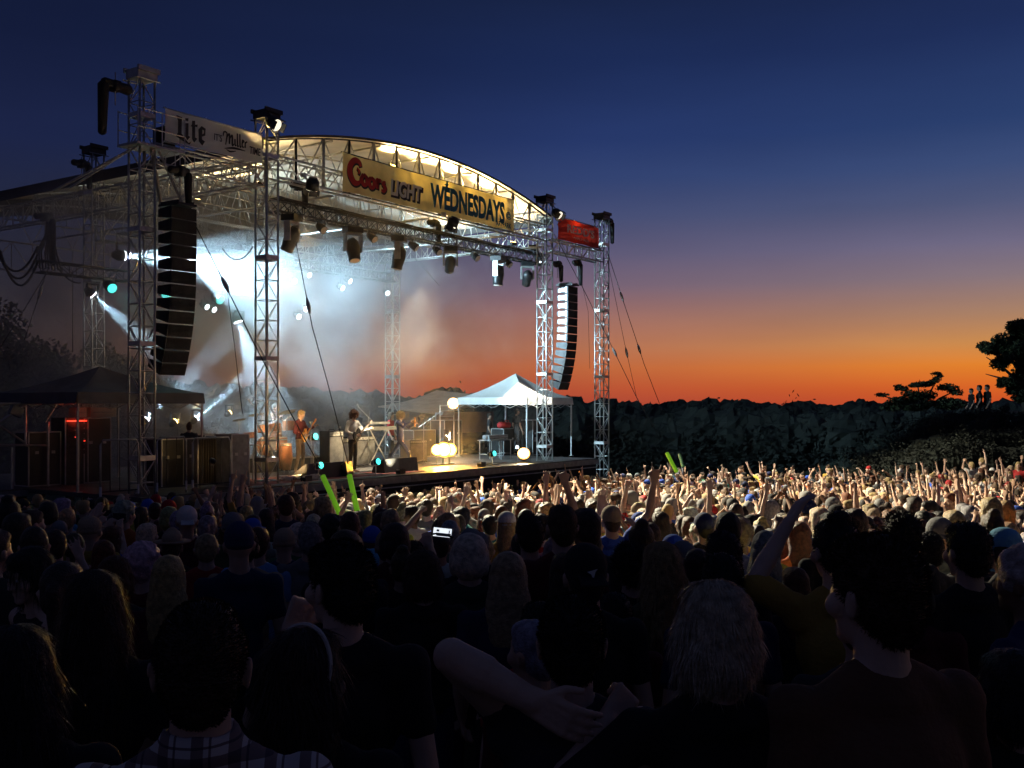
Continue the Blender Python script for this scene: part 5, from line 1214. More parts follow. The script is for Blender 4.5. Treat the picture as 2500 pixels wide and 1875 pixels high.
def body_prims(arms, headM, legs=None, lean=0.0, female=False, face=True, hk=1.0, ar=1.0):
    mb = MB()
    mb.ell((0, 0, .95), (.14, .095, .12)); mb.ell((0, 0, 1.08), (.118, .078, .14)); mb.ell((0, 0, 1.27), (.142, .088, .17))
    mb.cap((-.14, -.005, 1.395), (.14, -.005, 1.395), .048, .048)
    for s in (-1, 1): mb.cap((s * .13, -.012, 1.415), (s * .025, -.012, 1.475), .040, .045)
    mb.cap((0, -.018, 1.42), headM @ V((0, -.012, 1.575)), .061, .058, 14)
    head_prims(mb, headM, face)
    for a in arms:
        s = a['side']; sh = SH[s]
        sho = sh.copy(); up = max(0, (a['el'].z - 1.45)); sho.z += up * .35; sho.x *= 1 - up * .25
        mb.cap((s * .10, 0, 1.38), sho, .05, .052); mb.cap(sho, a['el'], .047 * ar, .037 * ar, 12)
        f = (a['wr'] - a['el']); mb.cap(a['el'], a['el'] + f * .35, .037 * ar, .041 * ar, 12); mb.cap(a['el'] + f * .35, a['wr'], .040 * ar, .026 * ar, 12)
        fd = a.get('fd') or f
        hand_prims(mb, a['wr'], V(fd), a['pn'], a['hand'], s, None, hk)
    legs = legs or {}
    for s in (-1, 1):
        kn, an = legs.get(s, (V((s * .10, .01, .49)), V((s * .11, -.02, .09))))
        mb.cap((s * .085, 0, .90), kn, .078, .054, 12); mb.cap(kn, an, .052, .034, 12); mb.cap(an + V((0, -.02, -.045)), an + V((s * .015, .15, -.055)), .034, .028, 10)
    return mb
def shirt_prims(arms, sleeve=.55, collar=False, hem=.88, fat=1.0, tank=False):
    mb = MB()
    mb.ell((0, 0, hem + .09), (.158 * fat, .112 * fat, .12)); mb.ell((0, 0, 1.08), (.142 * fat, .102 * fat, .16)); mb.ell((0, -.003, 1.27), (.166 * fat, .112 * fat, .175))
    mb.cap((-.13 if tank else -.158, -.006, 1.39), (.13 if tank else .158, -.006, 1.39), .062, .062)
    if not tank:
        for s in (-1, 1): mb.cap((s * .14, -.013, 1.413), (s * .055, -.014, 1.462), .051, .048)
    else:
        for s in (-1, 1): mb.cap((s * .10, -.013, 1.425), (s * .06, -.014, 1.455), .045, .04)
    if not tank: mb.ell((0, -.034, 1.455), (.080, .050, .040)); mb.ell((0, -.03, 1.42), (.11, .07, .05))
    if collar:
        for i in range(12):
            a = 2 * math.pi * i / 12; b = 2 * math.pi * (i + 1) / 12
            mb.cap((.068 * math.cos(a), -.014 + .066 * math.sin(a), 1.485), (.068 * math.cos(b), -.014 + .066 * math.sin(b), 1.485), .020, .020, 8)
            mb.cap((.063 * math.cos(a), -.014 + .061 * math.sin(a), 1.513), (.063 * math.cos(b), -.014 + .061 * math.sin(b), 1.513), .013, .013, 8)
    if not tank:
        for a in arms:
            s = a['side']; sho = SH[s].copy(); up = max(0, (a['el'].z - 1.45)); sho.z += up * .35; sho.x *= 1 - up * .25
            mb.cap((s * .12, -.003, 1.37), sho, .064, .064)
            if sleeve <= 1: mb.cap(sho, sho.lerp(a['el'], sleeve), .062, .056, 12)
            else: mb.cap(sho, a['el'], .061, .050, 12); mb.cap(a['el'], a['el'].lerp(a['wr'], sleeve - 1), .050, .038, 12)
    return mb
def trouser_prims(legs=None):
    mb = MB(); mb.ell((0, 0, .93), (.152, .106, .12)); legs = legs or {}
    for s in (-1, 1):
        kn, an = legs.get(s, (V((s * .10, .01, .49)), V((s * .11, -.02, .09)))); mb.cap((s * .085, 0, .88), kn, .088, .066, 12); mb.cap(kn, an + V((0, 0, .02)), .064, .05, 12)
    return mb
def hair_prims(kind, M):
    mb = MB(); e = lambda c, r, rot=None: mb.ell(c, r, 16, 10, M, rot)
    if kind in ('short', 'crop', 'curly', 'messy'):
        k = {'short': 1, 'crop': .965, 'curly': 1.10, 'messy': 1.04}[kind]
        e((0, -.012, 1.663), (.082 * k, .099 * k, .095 * k)); e((0, -.040, 1.615), (.076 * k, .066 * k, .075)); e((0, -.052, 1.575), (.055, .042, .045)); e((0, .035, 1.706), (.066 * k, .060, .044 * k))
        for s in (-1, 1): e((s * .070, -.008, 1.655), (.014, .030, .042))
        if kind == 'curly':
            rg = random.Random(3)
            for i in range(60):
                d = V((rg.gauss(0, 1), rg.gauss(-.3, 1), rg.gauss(.6, .8))).normalized(); e(V((0, -.015, 1.665)) + V((d.x * .088, d.y * .10, d.z * .095)), (.022, .022, .022))
    elif kind in ('long', 'straight'):
        e((0, -.012, 1.663), (.087, .103, .096)); e((0, -.045, 1.60), (.088, .070, .10)); e((0, -.066, 1.50), (.092, .050, .13)); e((0, -.080, 1.38), (.100 if kind == 'long' else .085, .040, .15))
        e((0, .035, 1.708), (.066, .060, .042))
        for s in (-1, 1): e((s * .072, -.010, 1.59), (.024, .045, .10)); e((s * .078, -.035, 1.47), (.034, .040, .12))
    elif kind == 'shoulder':
        e((0, -.012, 1.663), (.090, .105, .098)); e((0, -.045, 1.60), (.098, .074, .10)); e((0, -.062, 1.51), (.104, .054, .10)); e((0, .035, 1.708), (.068, .060, .044))
        for s in (-1, 1): e((s * .080, -.005, 1.60), (.026, .048, .095)); e((s * .088, -.03, 1.50), (.034, .042, .075))
    elif kind == 'bob':
        e((0, -.012, 1.663), (.092, .106, .098)); e((0, -.045, 1.60), (.096, .072, .10)); e((0, .035, 1.708), (.068, .060, .044))
        for s in (-1, 1): e((s * .080, -.005, 1.60), (.024, .045, .085))
    elif kind == 'bun':
        e((0, -.012, 1.663), (.084, .100, .094)); e((0, -.040, 1.61), (.076, .064, .07)); e((0, -.03, 1.755), (.046, .046, .038)); e((0, .035, 1.706), (.064, .058, .040))
    elif kind == 'tail':
        e((0, -.012, 1.663), (.083, .099, .094)); e((0, -.042, 1.61), (.076, .062, .07)); e((0, -.115, 1.66), (.030, .032, .030)); mb.cap((0, -.125, 1.65), (0, -.12, 1.40), .034, .016, 10, M); e((0, .035, 1.706), (.064, .058, .040))
    elif kind == 'shag':
        rg = random.Random(5); e((0, -.012, 1.665), (.095, .108, .100)); e((0, -.05, 1.58), (.10, .07, .12)); e((0, .05, 1.70), (.07, .06, .05))
        for i in range(70):
            d = V((rg.gauss(0, 1), rg.gauss(-.4, .8), rg.gauss(0, .9))).normalized(); e(V((0, -.02, 1.63)) + V((d.x * .11, d.y * .115, d.z * .12)), (.028, .028, .032))
    return mb
def cap_meshes(kind, M):
    """hat pieces: list of (name, mesh)"""
    out = []
    if kind == 'cap':
        mb = MB(); mb.ell((0, -.006, 1.672), (.0865, .1035, .092), 16, 10, M); mb.ell((0, -.01, 1.64), (.085, .101, .045), 16, 8, M); out.append(('cap', fuse(mb, .009, 1, .5, name='cap')))
        mb = MB()
        for j in range(-4, 5): a = j * .17; mb.cap((math.sin(a) * .07, .08 + .012 * math.cos(a * 2), 1.665), (math.sin(a) * .085, .155 + .02 * math.cos(a * 1.6), 1.655 - .012 * abs(math.sin(a))), .009, .006, 6, M)
        out.append(('cap_brim', fuse(mb, .006, 1, .4, name='cap_brim')))
    elif kind == 'cap_back':
        mb = MB(); mb.ell((0, -.006, 1.672), (.0865, .1035, .092), 16, 10, M); mb.ell((0, -.01, 1.64), (.085, .101, .045), 16, 8, M); out.append(('cap', fuse(mb, .009, 1, .5, name='cap')))
        mb = MB()
        for j in range(-4, 5): a = j * .17; mb.cap((math.sin(a) * .07, -.09, 1.645), (math.sin(a) * .08, -.155 - .015 * math.cos(a * 1.6), 1.62), .009, .006, 6, M)
        out.append(('cap_brim', fuse(mb, .006, 1, .4, name='cap_brim')))
    elif kind == 'beanie':
        mb = MB(); mb.ell((0, -.012, 1.675), (.088, .104, .100), 16, 10, M); mb.ell((0, -.02, 1.635), (.089, .103, .050), 16, 8, M); out.append(('beanie', fuse(mb, .009, 1, .5, .008, .05, name='beanie')))
    elif kind == 'hat':
        mb = MB(); mb.ell((0, -.006, 1.70), (.082, .098, .075), 16, 10, M); mb.cap(M @ V((0, 0, 1.69)), M @ V((0, 0, 1.74)), .06, .055, 14); out.append(('hat', fuse(mb, .009, 1, .5, name='hat')))
        mb = MB(); mb.path([M @ V((0, 0, 1.672)), M @ V((0, 0, 1.684))], [.150, .148], 22); out.append(('hat_brim', mb.mesh('hat_brim', True)))
    return out
def strands(me, kind, rg, n, M=None):
    """thin hair blades rooted on the grown hair surface, joined into the same mesh"""
    import bisect
    me.calc_loop_triangles(); vs = [v.co.copy() for v in me.vertices]; mb = MB()
    polys = me.polygons; m = len(polys)
    for i in range(n):
        p = polys[rg.randrange(m)]; c = p.center; nn = p.normal
        if kind in ('long', 'straight', 'bob', 'tail', 'shoulder'):
            d = V((0, 0, -1)); d = (d - nn * d.dot(nn) * .9); wv = noise.noise_vector(c * 14) * .45; d = (d + V((nn.x, nn.y, 0)) * .02 + V((wv.x + rg.uniform(-.22, .22), wv.y + rg.uniform(-.15, .15), 0))).normalized(); L = rg.uniform(.05, .13) * (.55 if kind == 'bob' else 1); w = .0013
            if c.z > 1.69: q_ = V((c.x * 5, c.y * 3 - .25, -.5)); d = (q_ - nn * q_.dot(nn)).normalized(); L *= .45
        elif kind in ('curly', 'shag'):
            d = (nn + V((rg.uniform(-1, 1), rg.uniform(-1, 1), rg.uniform(-1, 1))) * .9).normalized(); L = rg.uniform(.015, .04); w = .0022
        else:
            d = (nn * .75 + V((rg.uniform(-.5, .5), rg.uniform(-.7, .1), rg.uniform(-.2, .5)))).normalized(); L = rg.uniform(.003, .007) if kind == 'crop' else rg.uniform(.006, .014); w = .0014
        s_ = d.cross(nn + V((.01, .02, .03))).normalized() * w; mid = c + d * L * .55 + nn * (.003 if kind in ('long', 'straight', 'bob', 'shoulder') else 0)
        mb.add([c - s_, c + s_, mid + s_ * .8, mid - s_ * .8, c + d * L], [(0, 1, 2, 3), (3, 2, 4)])
    bm = bmesh.new(); bm.from_mesh(me); tmp = mb.mesh('tmp'); bm.from_mesh(tmp); bm.to_mesh(me); bm.free(); bpy.data.meshes.remove(tmp)
    return me
SKIN = [(.56, .36, .26), (.62, .43, .33), (.46, .28, .19), (.52, .33, .23), (.24, .13, .08)]
HAIRC = {'black': (.02, .018, .017), 'dark brown': (.045, .03, .02), 'brown': (.07, .04, .022), 'blond': (.36, .25, .11), 'grey': (.28, .27, .26), 'auburn': (.12, .04, .018), 'ash blond': (.55, .47, .34)}
CLOTHC = {'black': (.012, .012, .014), 'charcoal': (.04, .04, .045), 'grey': (.18, .18, .18), 'white': (.62, .6, .57), 'navy': (.015, .025, .09), 'blue': (.03, .10, .5), 'sky blue': (.16, .42, .62), 'red': (.42, .02, .02), 'maroon': (.10, .012, .018), 'green': (.03, .14, .06),
          'olive': (.09, .09, .04), 'mustard': (.42, .26, .04), 'orange': (.6, .16, .03), 'tan': (.34, .25, .16), 'pink': (.55, .25, .28), 'brown': (.16, .075, .04), 'yellow': (.7, .55, .08), 'teal': (.02, .2, .2)}
def eyes(t, M, col=(.03, .02, .015)):
    for s in (-1, 1):
        mb = MB(); mb.ell((s * .030, .0865, 1.6335), (.0085, .0075, .0075), 10, 7, M); link('eye', mb.mesh('eye', True), mat('eye white', (.7, .68, .66), .2) if 'eye white' not in MATS else MATS['eye white'], t)

def person(label, loc, rz, H=1.75, arms=None, yaw=0, pitch=0, roll=0, hair='short', hairc='dark brown', shirt='black', trouser='navy', skin=0, sleeve=.55, collar=False, fat=1.0, tank=False,
           hat=None, hatc='black', vox=.009, group=None, shirt_mat=None, nst=2500, legs=None, seed=0, face=False, hem=.88, lean=0, extra=None, vh=.007, ar=1.0):
    k = H / 1.75; rg = random.Random(seed * 7 + 1); arms = arms or POSES['down']; M = head_M(yaw, pitch, roll)
    t = thing('person', label, 'person', loc, rz, group); t.scale = (k, k, k)
    if lean: t.rotation_euler = (lean, 0, rz)
    b = link('body', fuse(body_prims(arms, M, legs, ar=ar, hk=1 + (ar - 1) * .5), vox, 2, .45, name='body'), M_skin, t, color=SKIN[skin])
    s_ = link('shirt' if sleeve <= 1 else 'jacket', fuse(shirt_prims(arms, sleeve, collar, hem, fat, tank), .013, 2, .5, .022, .14, name='shirt'), shirt_mat or M_fab, t, color=CLOTHC[shirt])
    link('trousers', fuse(trouser_prims(legs), .02, 2, .5, .02, .15, name='trousers'), M_fab, t, color=CLOTHC[trouser])
    if hat:
        for nm, me in cap_meshes(hat, M): link(nm, me, M_fab, t, color=CLOTHC[hatc])
        hair_ = {'short': 'crop'}.get(hair, hair)
        if hair != 'none':
            mbh = hair_prims(hair_, M); me = fuse(mbh, .010, 1, .6, .006, .03, name='hair')
            for v in me.vertices:       # keep the hair under the hat
                q = M.inverted() @ v.co
                if q.z > 1.66: q = V((q.x * .9, q.y * .9, 1.66 + (q.z - 1.66) * .6)); v.co = M @ q
            link('hair', me, M_hair, t, color=HAIRC[hairc])
    elif hair != 'none':
        me = fuse(hair_prims(hair, M), vh, 1, .6, .010 if hair != 'crop' else .004, .025, name='hair')
        if nst: strands(me, hair, rg, nst)
        link('hair', me, M_hair, t, color=HAIRC[hairc])
    if face: eyes(t, M)
    return t

def solve(x, ytop, w, lo=1.52, hi=1.93):
    """distance and height from a head's place and width in the picture"""
    Z = 463.0 / w
    H = 2.02 + .075 * Z - (ytop - HOR) * Z / F
    if H < lo or H > hi:
        H = min(max(H, lo), hi); a = (ytop - HOR) / F - .075; 
        if abs(a) > .012: Z = min(max((2.02 - H) / a, Z * .75), Z * 1.3)
    X = U(x) * Z
    return V((X, Z, CAMZ - (ytop - HOR) * Z / F - H)), H
def face_stage(loc, off=0.0):
    d = S(5.5, 2.5) - loc; return math.atan2(-d.x, d.y) + off

# ---- plaid cloth for the man at the front
def plaid():
    m = bpy.data.materials.new('plaid flannel'); m.use_nodes = True; nt = m.node_tree; b = nt.nodes['Principled BSDF']; b.inputs['Roughness'].default_value = .9
    tcn = nt.nodes.new('ShaderNodeTexCoord'); sx_ = nt.nodes.new('ShaderNodeSeparateXYZ'); nt.links.new(tcn.outputs['Object'], sx_.inputs[0])
    prev = None
    def band(out, per, ph, w, dark):
        a = nt.nodes.new('ShaderNodeMath'); a.operation = 'MULTIPLY_ADD'; nt.links.new(out, a.inputs[0]); a.inputs[1].default_value = 1 / per; a.inputs[2].default_value = ph
        f = nt.nodes.new('ShaderNodeMath'); f.operation = 'FRACT'; nt.links.new(a.outputs[0], f.inputs[0]); g = nt.nodes.new('ShaderNodeMath'); g.operation = 'LESS_THAN'; nt.links.new(f.outputs[0], g.inputs[0]); g.inputs[1].default_value = w
        h = nt.nodes.new('ShaderNodeMapRange'); nt.links.new(g.outputs[0], h.inputs[0]); h.inputs[3].default_value = 1; h.inputs[4].default_value = dark; return h.outputs[0]
    outs = [band(sx_.outputs[0], .062, .1, .34, .35), band(sx_.outputs[2], .062, .3, .34, .35), band(sx_.outputs[0], .062, .62, .07, .3), band(sx_.outputs[2], .062, .75, .07, .3)]
    prev = outs[0]
    for q in outs[1:]:
        mm = nt.nodes.new('ShaderNodeMath'); mm.operation = 'MULTIPLY'; nt.links.new(prev, mm.inputs[0]); nt.links.new(q, mm.inputs[1]); prev = mm.outputs[0]
    r = nt.nodes.new('ShaderNodeValToRGB'); r.color_ramp.elements[0].color = (.02, .022, .05, 1); r.color_ramp.elements[1].color = (.62, .56, .52, 1); e = r.color_ramp.elements.new(.35); e.color = (.22, .16, .15, 1)
    nt.links.new(prev, r.inputs[0]); nt.links.new(r.outputs[0], b.inputs['Base Color']); return m
M_plaid = plaid()

# ---- the people nearest the camera
HER = []
def hero(label, x, y, w, off=0.0, **k):
    loc, H = solve(x, y, w); H = k.pop('H', H)
    rz = k.pop('rz', None); rz = face_stage(loc, off) if rz is None else rz
    p = person(label, loc, rz, H, **k); HER.append((p, x, y, w)); return p
hero('close-cropped man in plaid shirt, nearest figure of all', 492, 1470, 232, .0, hair='crop', hairc='dark brown', shirt='tan', shirt_mat=M_plaid, sleeve=1.9, collar=True, vox=.007, nst=9000, seed=1, yaw=.05, skin=0, vh=.005)
hero('dark-haired man in black tee turning his face sideways, fist at his cheek', 835, 1325, 150, -.05, arms=(A(-1, (-.26, .16, 1.22), (-.155, .17, 1.47), 'fist', (0, 1, 0)), down(1)), hair='short', hairc='black', shirt='black', yaw=.75, vox=.007, nst=7000, seed=2, skin=1, face=True, vh=.006)
hero('long dark-haired woman with a pale strip for the hair highlight beside the plaid-shirted man', 740, 1540, 190, -.15, hair='long', hairc='dark brown', shirt='black', yaw=-.55, vox=.008, nst=9000, seed=3, skin=1, vh=.006, face=True)
hero('man in dark tee clasping the back of his neck with a raised bent arm', 1395, 1457, 172, 0.0, rz=0.02, arms=(A(-1, (-.305, -.12, 1.625), (-.112, -.150, 1.525), 'over', (.1, 1, .1)), down(1)), ar=1.3, fat=1.12, hair='short', hairc='black', shirt='charcoal', sleeve=.12, vox=.0065, nst=7000, seed=4, skin=1, vh=.006)
hero('tall black-capped person just ahead of the neck-clasping man', 1428, 1332, 112, 0, hair='short', hairc='black', hat='cap_back', hatc='black', shirt='black', seed=6, skin=0)
hero('fair tousle-haired woman with arm bent up beside her chin', 1745, 1425, 180, .0, hair='bob', hairc='ash blond', shirt='black', sleeve=.8, arms=(A(-1, (-.42, .02, 1.23), (-.24, .10, 1.40), 'fist', (0, 1, 0)), down(1)), vox=.008, nst=14000, seed=7, skin=1, vh=.006)
hero('broad man in rust-brown sweater with short dark hair and visible ear', 2140, 1312, 196, .1, hair='short', hairc='brown', shirt='brown', sleeve=1.9, fat=1.22, vox=.007, nst=9000, seed=8, yaw=.25, skin=1, vh=.006)
hero('bare-shouldered person in mustard top raising a hand to the brow', 2040, 1270, 108, .0, hair='bun', hairc='black', shirt='mustard', tank=False, sleeve=.9, arms=(A(-1, (-.33, .02, 1.52), (-.17, .05, 1.74), 'over', (1, 0, 0)), down(1)), seed=9, skin=1, vox=.008)
hero('broad-necked man in black shirt at the shady edge', 2362, 1278, 100, 0, hair='short', hairc='black', shirt='black', seed=10, skin=0, fat=1.1)
hero('tall thin-haired man in red shirt with white print on the back', 1372, 1232, 76, 0, hair='crop', hairc='brown', shirt='maroon', seed=12, skin=0, fat=1.05)
hero('blond woman with long straight hair in mid crowd', 1615, 1325, 94, 0, hair='straight', hairc='blond', shirt='olive', seed=16, nst=7000, skin=1)
hero('girl with face turned back towards the picture edge', 88, 1335, 98, 0, rz=2.4, hair='long', hairc='black', shirt='black', tank=True, seed=17, yaw=.2, pitch=-.2, skin=1, face=True, nst=5000)
hero('long-haired woman with dark round-topped hair before the girl facing back', 232, 1395, 138, 0, hair='long', hairc='dark brown', shirt='black', seed=18, nst=7000)
hero('grey beanie wearer in the middle of the dark rows', 1148, 1298, 70, 0, hat='beanie', hatc='grey', hair='short', hairc='brown', shirt='black', seed=19)
hero('pale beanie wearer in blue checked shirt', 943, 1300, 60, 0, hat='beanie', hatc='tan', hair='short', hairc='brown', shirt='blue', sleeve=1.8, seed=20)
hero('fuzzy auburn-haired woman in black right of the blue checked shirt', 1032, 1345, 88, 0, hair='bob', hairc='brown', shirt='black', seed=21, nst=5000)
hero('grey-haired man in pale polo shirt', 757, 1277, 62, 0, hair='messy', hairc='grey', shirt='grey', seed=22, skin=0)
hero('man in light checked shirt with short dark hair', 600, 1292, 68, 0, hair='short', hairc='dark brown', shirt='tan', sleeve=.7, seed=23, fat=1.1)
hero('balding person with flushed face turned aside in the dark rows', 388, 1378, 62, .5, hair='crop', hairc='ash blond', shirt='charcoal', seed=24, yaw=-.8, face=True)
hero('brown-haired woman beside the raised bare arm in the dark rows', 280, 1360, 84, 0, hair='bob', hairc='auburn', shirt='charcoal', seed=25)
hero('person raising a bare forearm above the dark rows', 352, 1345, 66, .3, arms=(A(-1, (-.34, .1, 1.45), (-.44, .16, 1.70), 'open'), down(1)), hair='short', hairc='brown', shirt='black', seed=26)
hero('wide-brimmed hat wearer in the dark rows', 420, 1300, 58, 0, hat='hat', hatc='tan', hair='short', hairc='brown', shirt='black', seed=27)
hero('dark bushy-haired person behind the profile-faced man', 1540, 1336, 82, 0, hair='curly', hairc='black', shirt='black', seed=28)
hero('round dark-haired person ahead of the fair tousle-haired woman', 1760, 1352, 108, 0, hair='short', hairc='black', shirt='navy', seed=29)
hero('big dark-haired person in the row behind the lit crowd', 1765, 1300, 88, 0, hair='messy', hairc='black', shirt='black', seed=30)
hero('long black-haired person at the darkest spot under the raised hand', 2035, 1250, 66, 0, hair='long', hairc='black', shirt='black', seed=31)
hero('curly-haired person rimmed by crowd light', 2200, 1262, 72, 0, hair='curly', hairc='dark brown', shirt='charcoal', seed=32)
hero('smooth dark-haired person next to the broad-necked man', 2266, 1300, 70, 0, hair='short', hairc='black', shirt='charcoal', seed=33)
hero('long-haired person in pale blue cap at the picture edge', 2450, 1292, 76, .25, hair='long', hairc='dark brown', hat='cap', hatc='sky blue', shirt='black', seed=34, yaw=.4)
hero('person in blue tee holding both arms high with horned hands', 1492, 1236, 50, 0, arms=(A(-1, (-.30, .04, 1.68), (-.40, .02, 1.95), 'horns'), A(1, (.36, .04, 1.68), (.40, .02, 1.96), 'horns')), hat='cap', hatc='tan', hair='short', hairc='brown', shirt='blue', seed=35)
hero('person in lime top wearing an olive cap', 1798, 1258, 52, .1, hat='cap_back', hatc='olive', hair='short', hairc='brown', shirt='yellow', seed=36)
hero('broad person in navy cap at the border of light and dark', 1718, 1254, 50, 0, hat='cap', hatc='navy', hair='short', hairc='black', shirt='black', seed=37)
hero('tall flat-topped person just before the lit rows', 1292, 1258, 70, 0, hair='short', hairc='black', shirt='black', seed=38)
hero('wavy-haired person whose head overlaps the tall red-shirted man', 1441, 1262, 46, 0, hair='messy', hairc='black', shirt='charcoal', seed=39)
hero('hooded-looking long-haired woman with red bag strap', 1612, 1250, 44, 0, hair='long', hairc='brown', shirt='red', seed=40)
hero('crimson-shirted person hidden ahead of the neck-clasping man', 1318, 1490, 108, 0, H=1.55, hair='short', hairc='black', shirt='red', seed=41)
hero('red-shirted person partly hidden by the neck-clasping man\'s head', 1500, 1455, 104, 0, H=1.55, hair='short', hairc='black', shirt='maroon', seed=42)
hero('person at the bottom corner with hand near a glowing collar', 40, 1530, 190, 0, hair='long', hairc='black', shirt='black', seed=43, nst=5000)
hero('dark-clad person filling the bottom edge beyond the brown sweater', 2475, 1500, 170, 0, H=1.58, hair='bob', hairc='black', shirt='black', seed=44)
hero('person holding up a lit phone in one raised hand', 1010, 1322, 62, 0, arms=(A(-1, (-.18, .26, 1.47), (.06, .34, 1.66), 'grip'), A(1, (.22, .24, 1.46), (.16, .33, 1.67), 'grip')), hair='short', hairc='black', shirt='charcoal', seed=45)
# hair highlight, built as a pale strip on the woman beside the plaid-shirted man
p, x, y, w = HER[2]
mb = MB(); Mh = head_M(-.55); mb.path([Mh @ V((math.cos(a) * .092, -.012 + .02 * math.sin(a), 1.665 + math.sin(a) * .099)) for a in np.linspace(-.2, math.pi + .2, 20)], .006, 6); link('hair_highlight', mb, M_tape if False else MATS['cream plastic'], p)
# emblem on the black cap, print on the red shirt
p = HER[4][0]; mb = MB(); mb.extrude([(-.02, 1.665), (.02, 1.675), (.012, 1.665), (.004, 1.635), (-.004, 1.655)], -.113, -.108); link('cap_emblem', mb, MATS['white tape'], p)
p = HER[9][0]
me = text_mesh('EMW', .05, bold=.002)
for v in me.vertices: v.co.x -= .07; v.co.z += 1.27; v.co.y -= .131
link('shirt_print', me, MATS['white tape'], p)
# the lit phone
pz = solve(1010, 1322, 62)[0]
ph = thing('lit_phone', 'phone with bright screen held over the dark rows', 'phone', at_Z(1080, 1300, pz.y + .36), .1)
mb = MB(); mb.box((0, 0, 0), (.145, .008, .072)); link('case', mb, M_rubber, ph); mb = MB(); mb.box((0, -.0055, 0), (.135, .003, .064)); link('screen', mb, L_screen, ph, None, None)
mb = MB(); mb.box((.01, -.0078, -.016), (.11, .0012, .024)); mb.box((-.035, -.0078, .012), (.02, .0012, .016)); mb.box((.05, -.0078, .006), (.008, .0012, .03)); link('screen_image', mb, M_grey, ph)
mb = MB(); mb.cap((-.075, -.012, -.02), (-.045, -.014, -.012), .008, .007, 8); mb.cap((.075, -.012, -.028), (.052, -.014, -.02), .009, .008, 8); link('thumb', mb.mesh('thumb', True), M_rubber, ph); ph.rotation_euler = (-.1, .12, .1)

# ---- the players and stage hands
def on_stage(label, x, ytop, s, rz, H=1.76, z=DECK, **k):
    t, zz = at_s(x, ytop, s); return person(label, S(t, s, z), ROT + math.pi + rz, H, vox=.010, nst=1500, **k), t
def guitar(label, parent_p, k, body_m, neck_dir, centre, rz):
    g_ = thing('electric_guitar', label, 'guitar', (0, 0, 0)); g_.matrix_world = parent_p.matrix_basis.copy(); g_.location = parent_p.matrix_basis @ V(centre); g_.scale = (1, 1, 1); g_.rotation_euler = parent_p.rotation_euler
    # body outline in local x (neck direction) z plane
    rot = Matrix.Rotation(-neck_dir, 3, 'Y')
    mb = MB(); out = [(-.20, -.10), (-.22, 0), (-.20, .11), (-.12, .16), (-.03, .11), (.05, .13), (.11, .12), (.13, .05), (.12, -.05), (.12, -.14), (.06, -.13), (0, -.10), (-.10, -.16)]
    mb.extrude(out, -.025, .025); mb.v = [tuple(rot @ V(v)) for v in mb.v]; link('body', mb, body_m, g_)
    mb = MB(); mb.box((.36, .032, 0), (.52, .02, .05)); mb.box((.67, .03, .0), (.14, .018, .08)); mb.v = [tuple(rot @ V(v)) for v in mb.v]; link('neck', mb, MATS['amber guitar lacquer'] if body_m is not M_dark else MATS['tan canopy cloth'], g_)
    mb = MB(); [mb.box((-.02 + .08 * i, .032, 0), (.02, .012, .07)) for i in (-1, 0)]; mb.box((-.13, .032, 0), (.02, .014, .08)); mb.v = [tuple(rot @ V(v)) for v in mb.v]; link('pickup', mb, M_steel, g_)
    return g_
P1, _ = on_stage('guitarist in maroon jacket and tan trousers playing beside the drums', 733, 1010, 2.4, .3, 1.80, arms=(A(-1, (-.33, .06, 1.18), (-.42, .22, 1.28), 'grip', (0, 1, 0)), A(1, (.27, -.02, 1.14), (.10, .20, 1.05), 'grip', (0, 1, 0))), hair='messy', hairc='blond', shirt='maroon', trouser='tan', sleeve=1.9, seed=60, pitch=-.25, legs={-1: (V((-.13, .03, .49)), V((-.17, -.02, .09))), 1: (V((.12, .02, .49)), V((.17, -.04, .09)))}, face=True)
guitar('amber electric guitar held by the guitarist in the maroon jacket', P1, 1, MATS['amber guitar lacquer'], 2.5, (.02, .18, 1.06), 0)
P2, _ = on_stage('long-haired guitarist in white shirt bending over his guitar', 862, 1000, 1.1, .1, 1.80, arms=(A(-1, (-.34, .08, 1.20), (-.42, .26, 1.24), 'grip', (0, 1, 0)), A(1, (.28, -.02, 1.16), (.10, .20, 1.06), 'grip', (0, 1, 0))), hair='shag', hairc='auburn', shirt='white', trouser='black', sleeve=1.9, fat=1.05, seed=61, pitch=-.35, face=True)
guitar('dark electric guitar held by the white-shirted guitarist', P2, 1, M_dark, 2.6, (.02, .19, 1.07), 0)
P3, _ = on_stage('singer in dark outfit with big blond hair striding wide and shaking a tambourine', 978, 1004, 1.5, .35, 1.74, arms=(A(-1, (-.30, .20, 1.24), (-.16, .40, 1.36), 'grip', (0, 1, 0)), A(1, (.28, .20, 1.28), (.10, .38, 1.42), 'grip', (0, 1, 0))), hair='shag', hairc='blond', shirt='navy', trouser='navy', sleeve=1.95, seed=62, pitch=-.1, legs={-1: (V((-.11, -.24, .50)), V((-.12, -.46, .13))), 1: (V((.11, .28, .50)), V((.12, .38, .09)))}, face=True)
tbm = thing('tambourine', 'round amber tambourine held up by the singer', 'tambourine', P3.matrix_basis @ V((-.05, .46, 1.42)), P3.rotation_euler.z + .3)
mb = MB(); n = 22
for i in range(n):
    a, b = 2 * math.pi * i / n, 2 * math.pi * (i + 1) / n; mb.tube((.14 * math.cos(a), 0, .14 * math.sin(a)), (.14 * math.cos(b), 0, .14 * math.sin(b)), .018, 6)
link('rim', mb, MATS['amber guitar lacquer'], tbm); mb = MB(); mb.tube((0, -.01, 0), (0, .01, 0), .132, 20); link('skin', mb, mat('amber drum skin', (.75, .42, .05), .4, trans=.4), tbm)
P4, _ = on_stage('player in red top partly hidden behind the singer', 955, 1018, 3.6, .4, 1.70, hair='long', hairc='dark brown', shirt='red', trouser='black', seed=63)
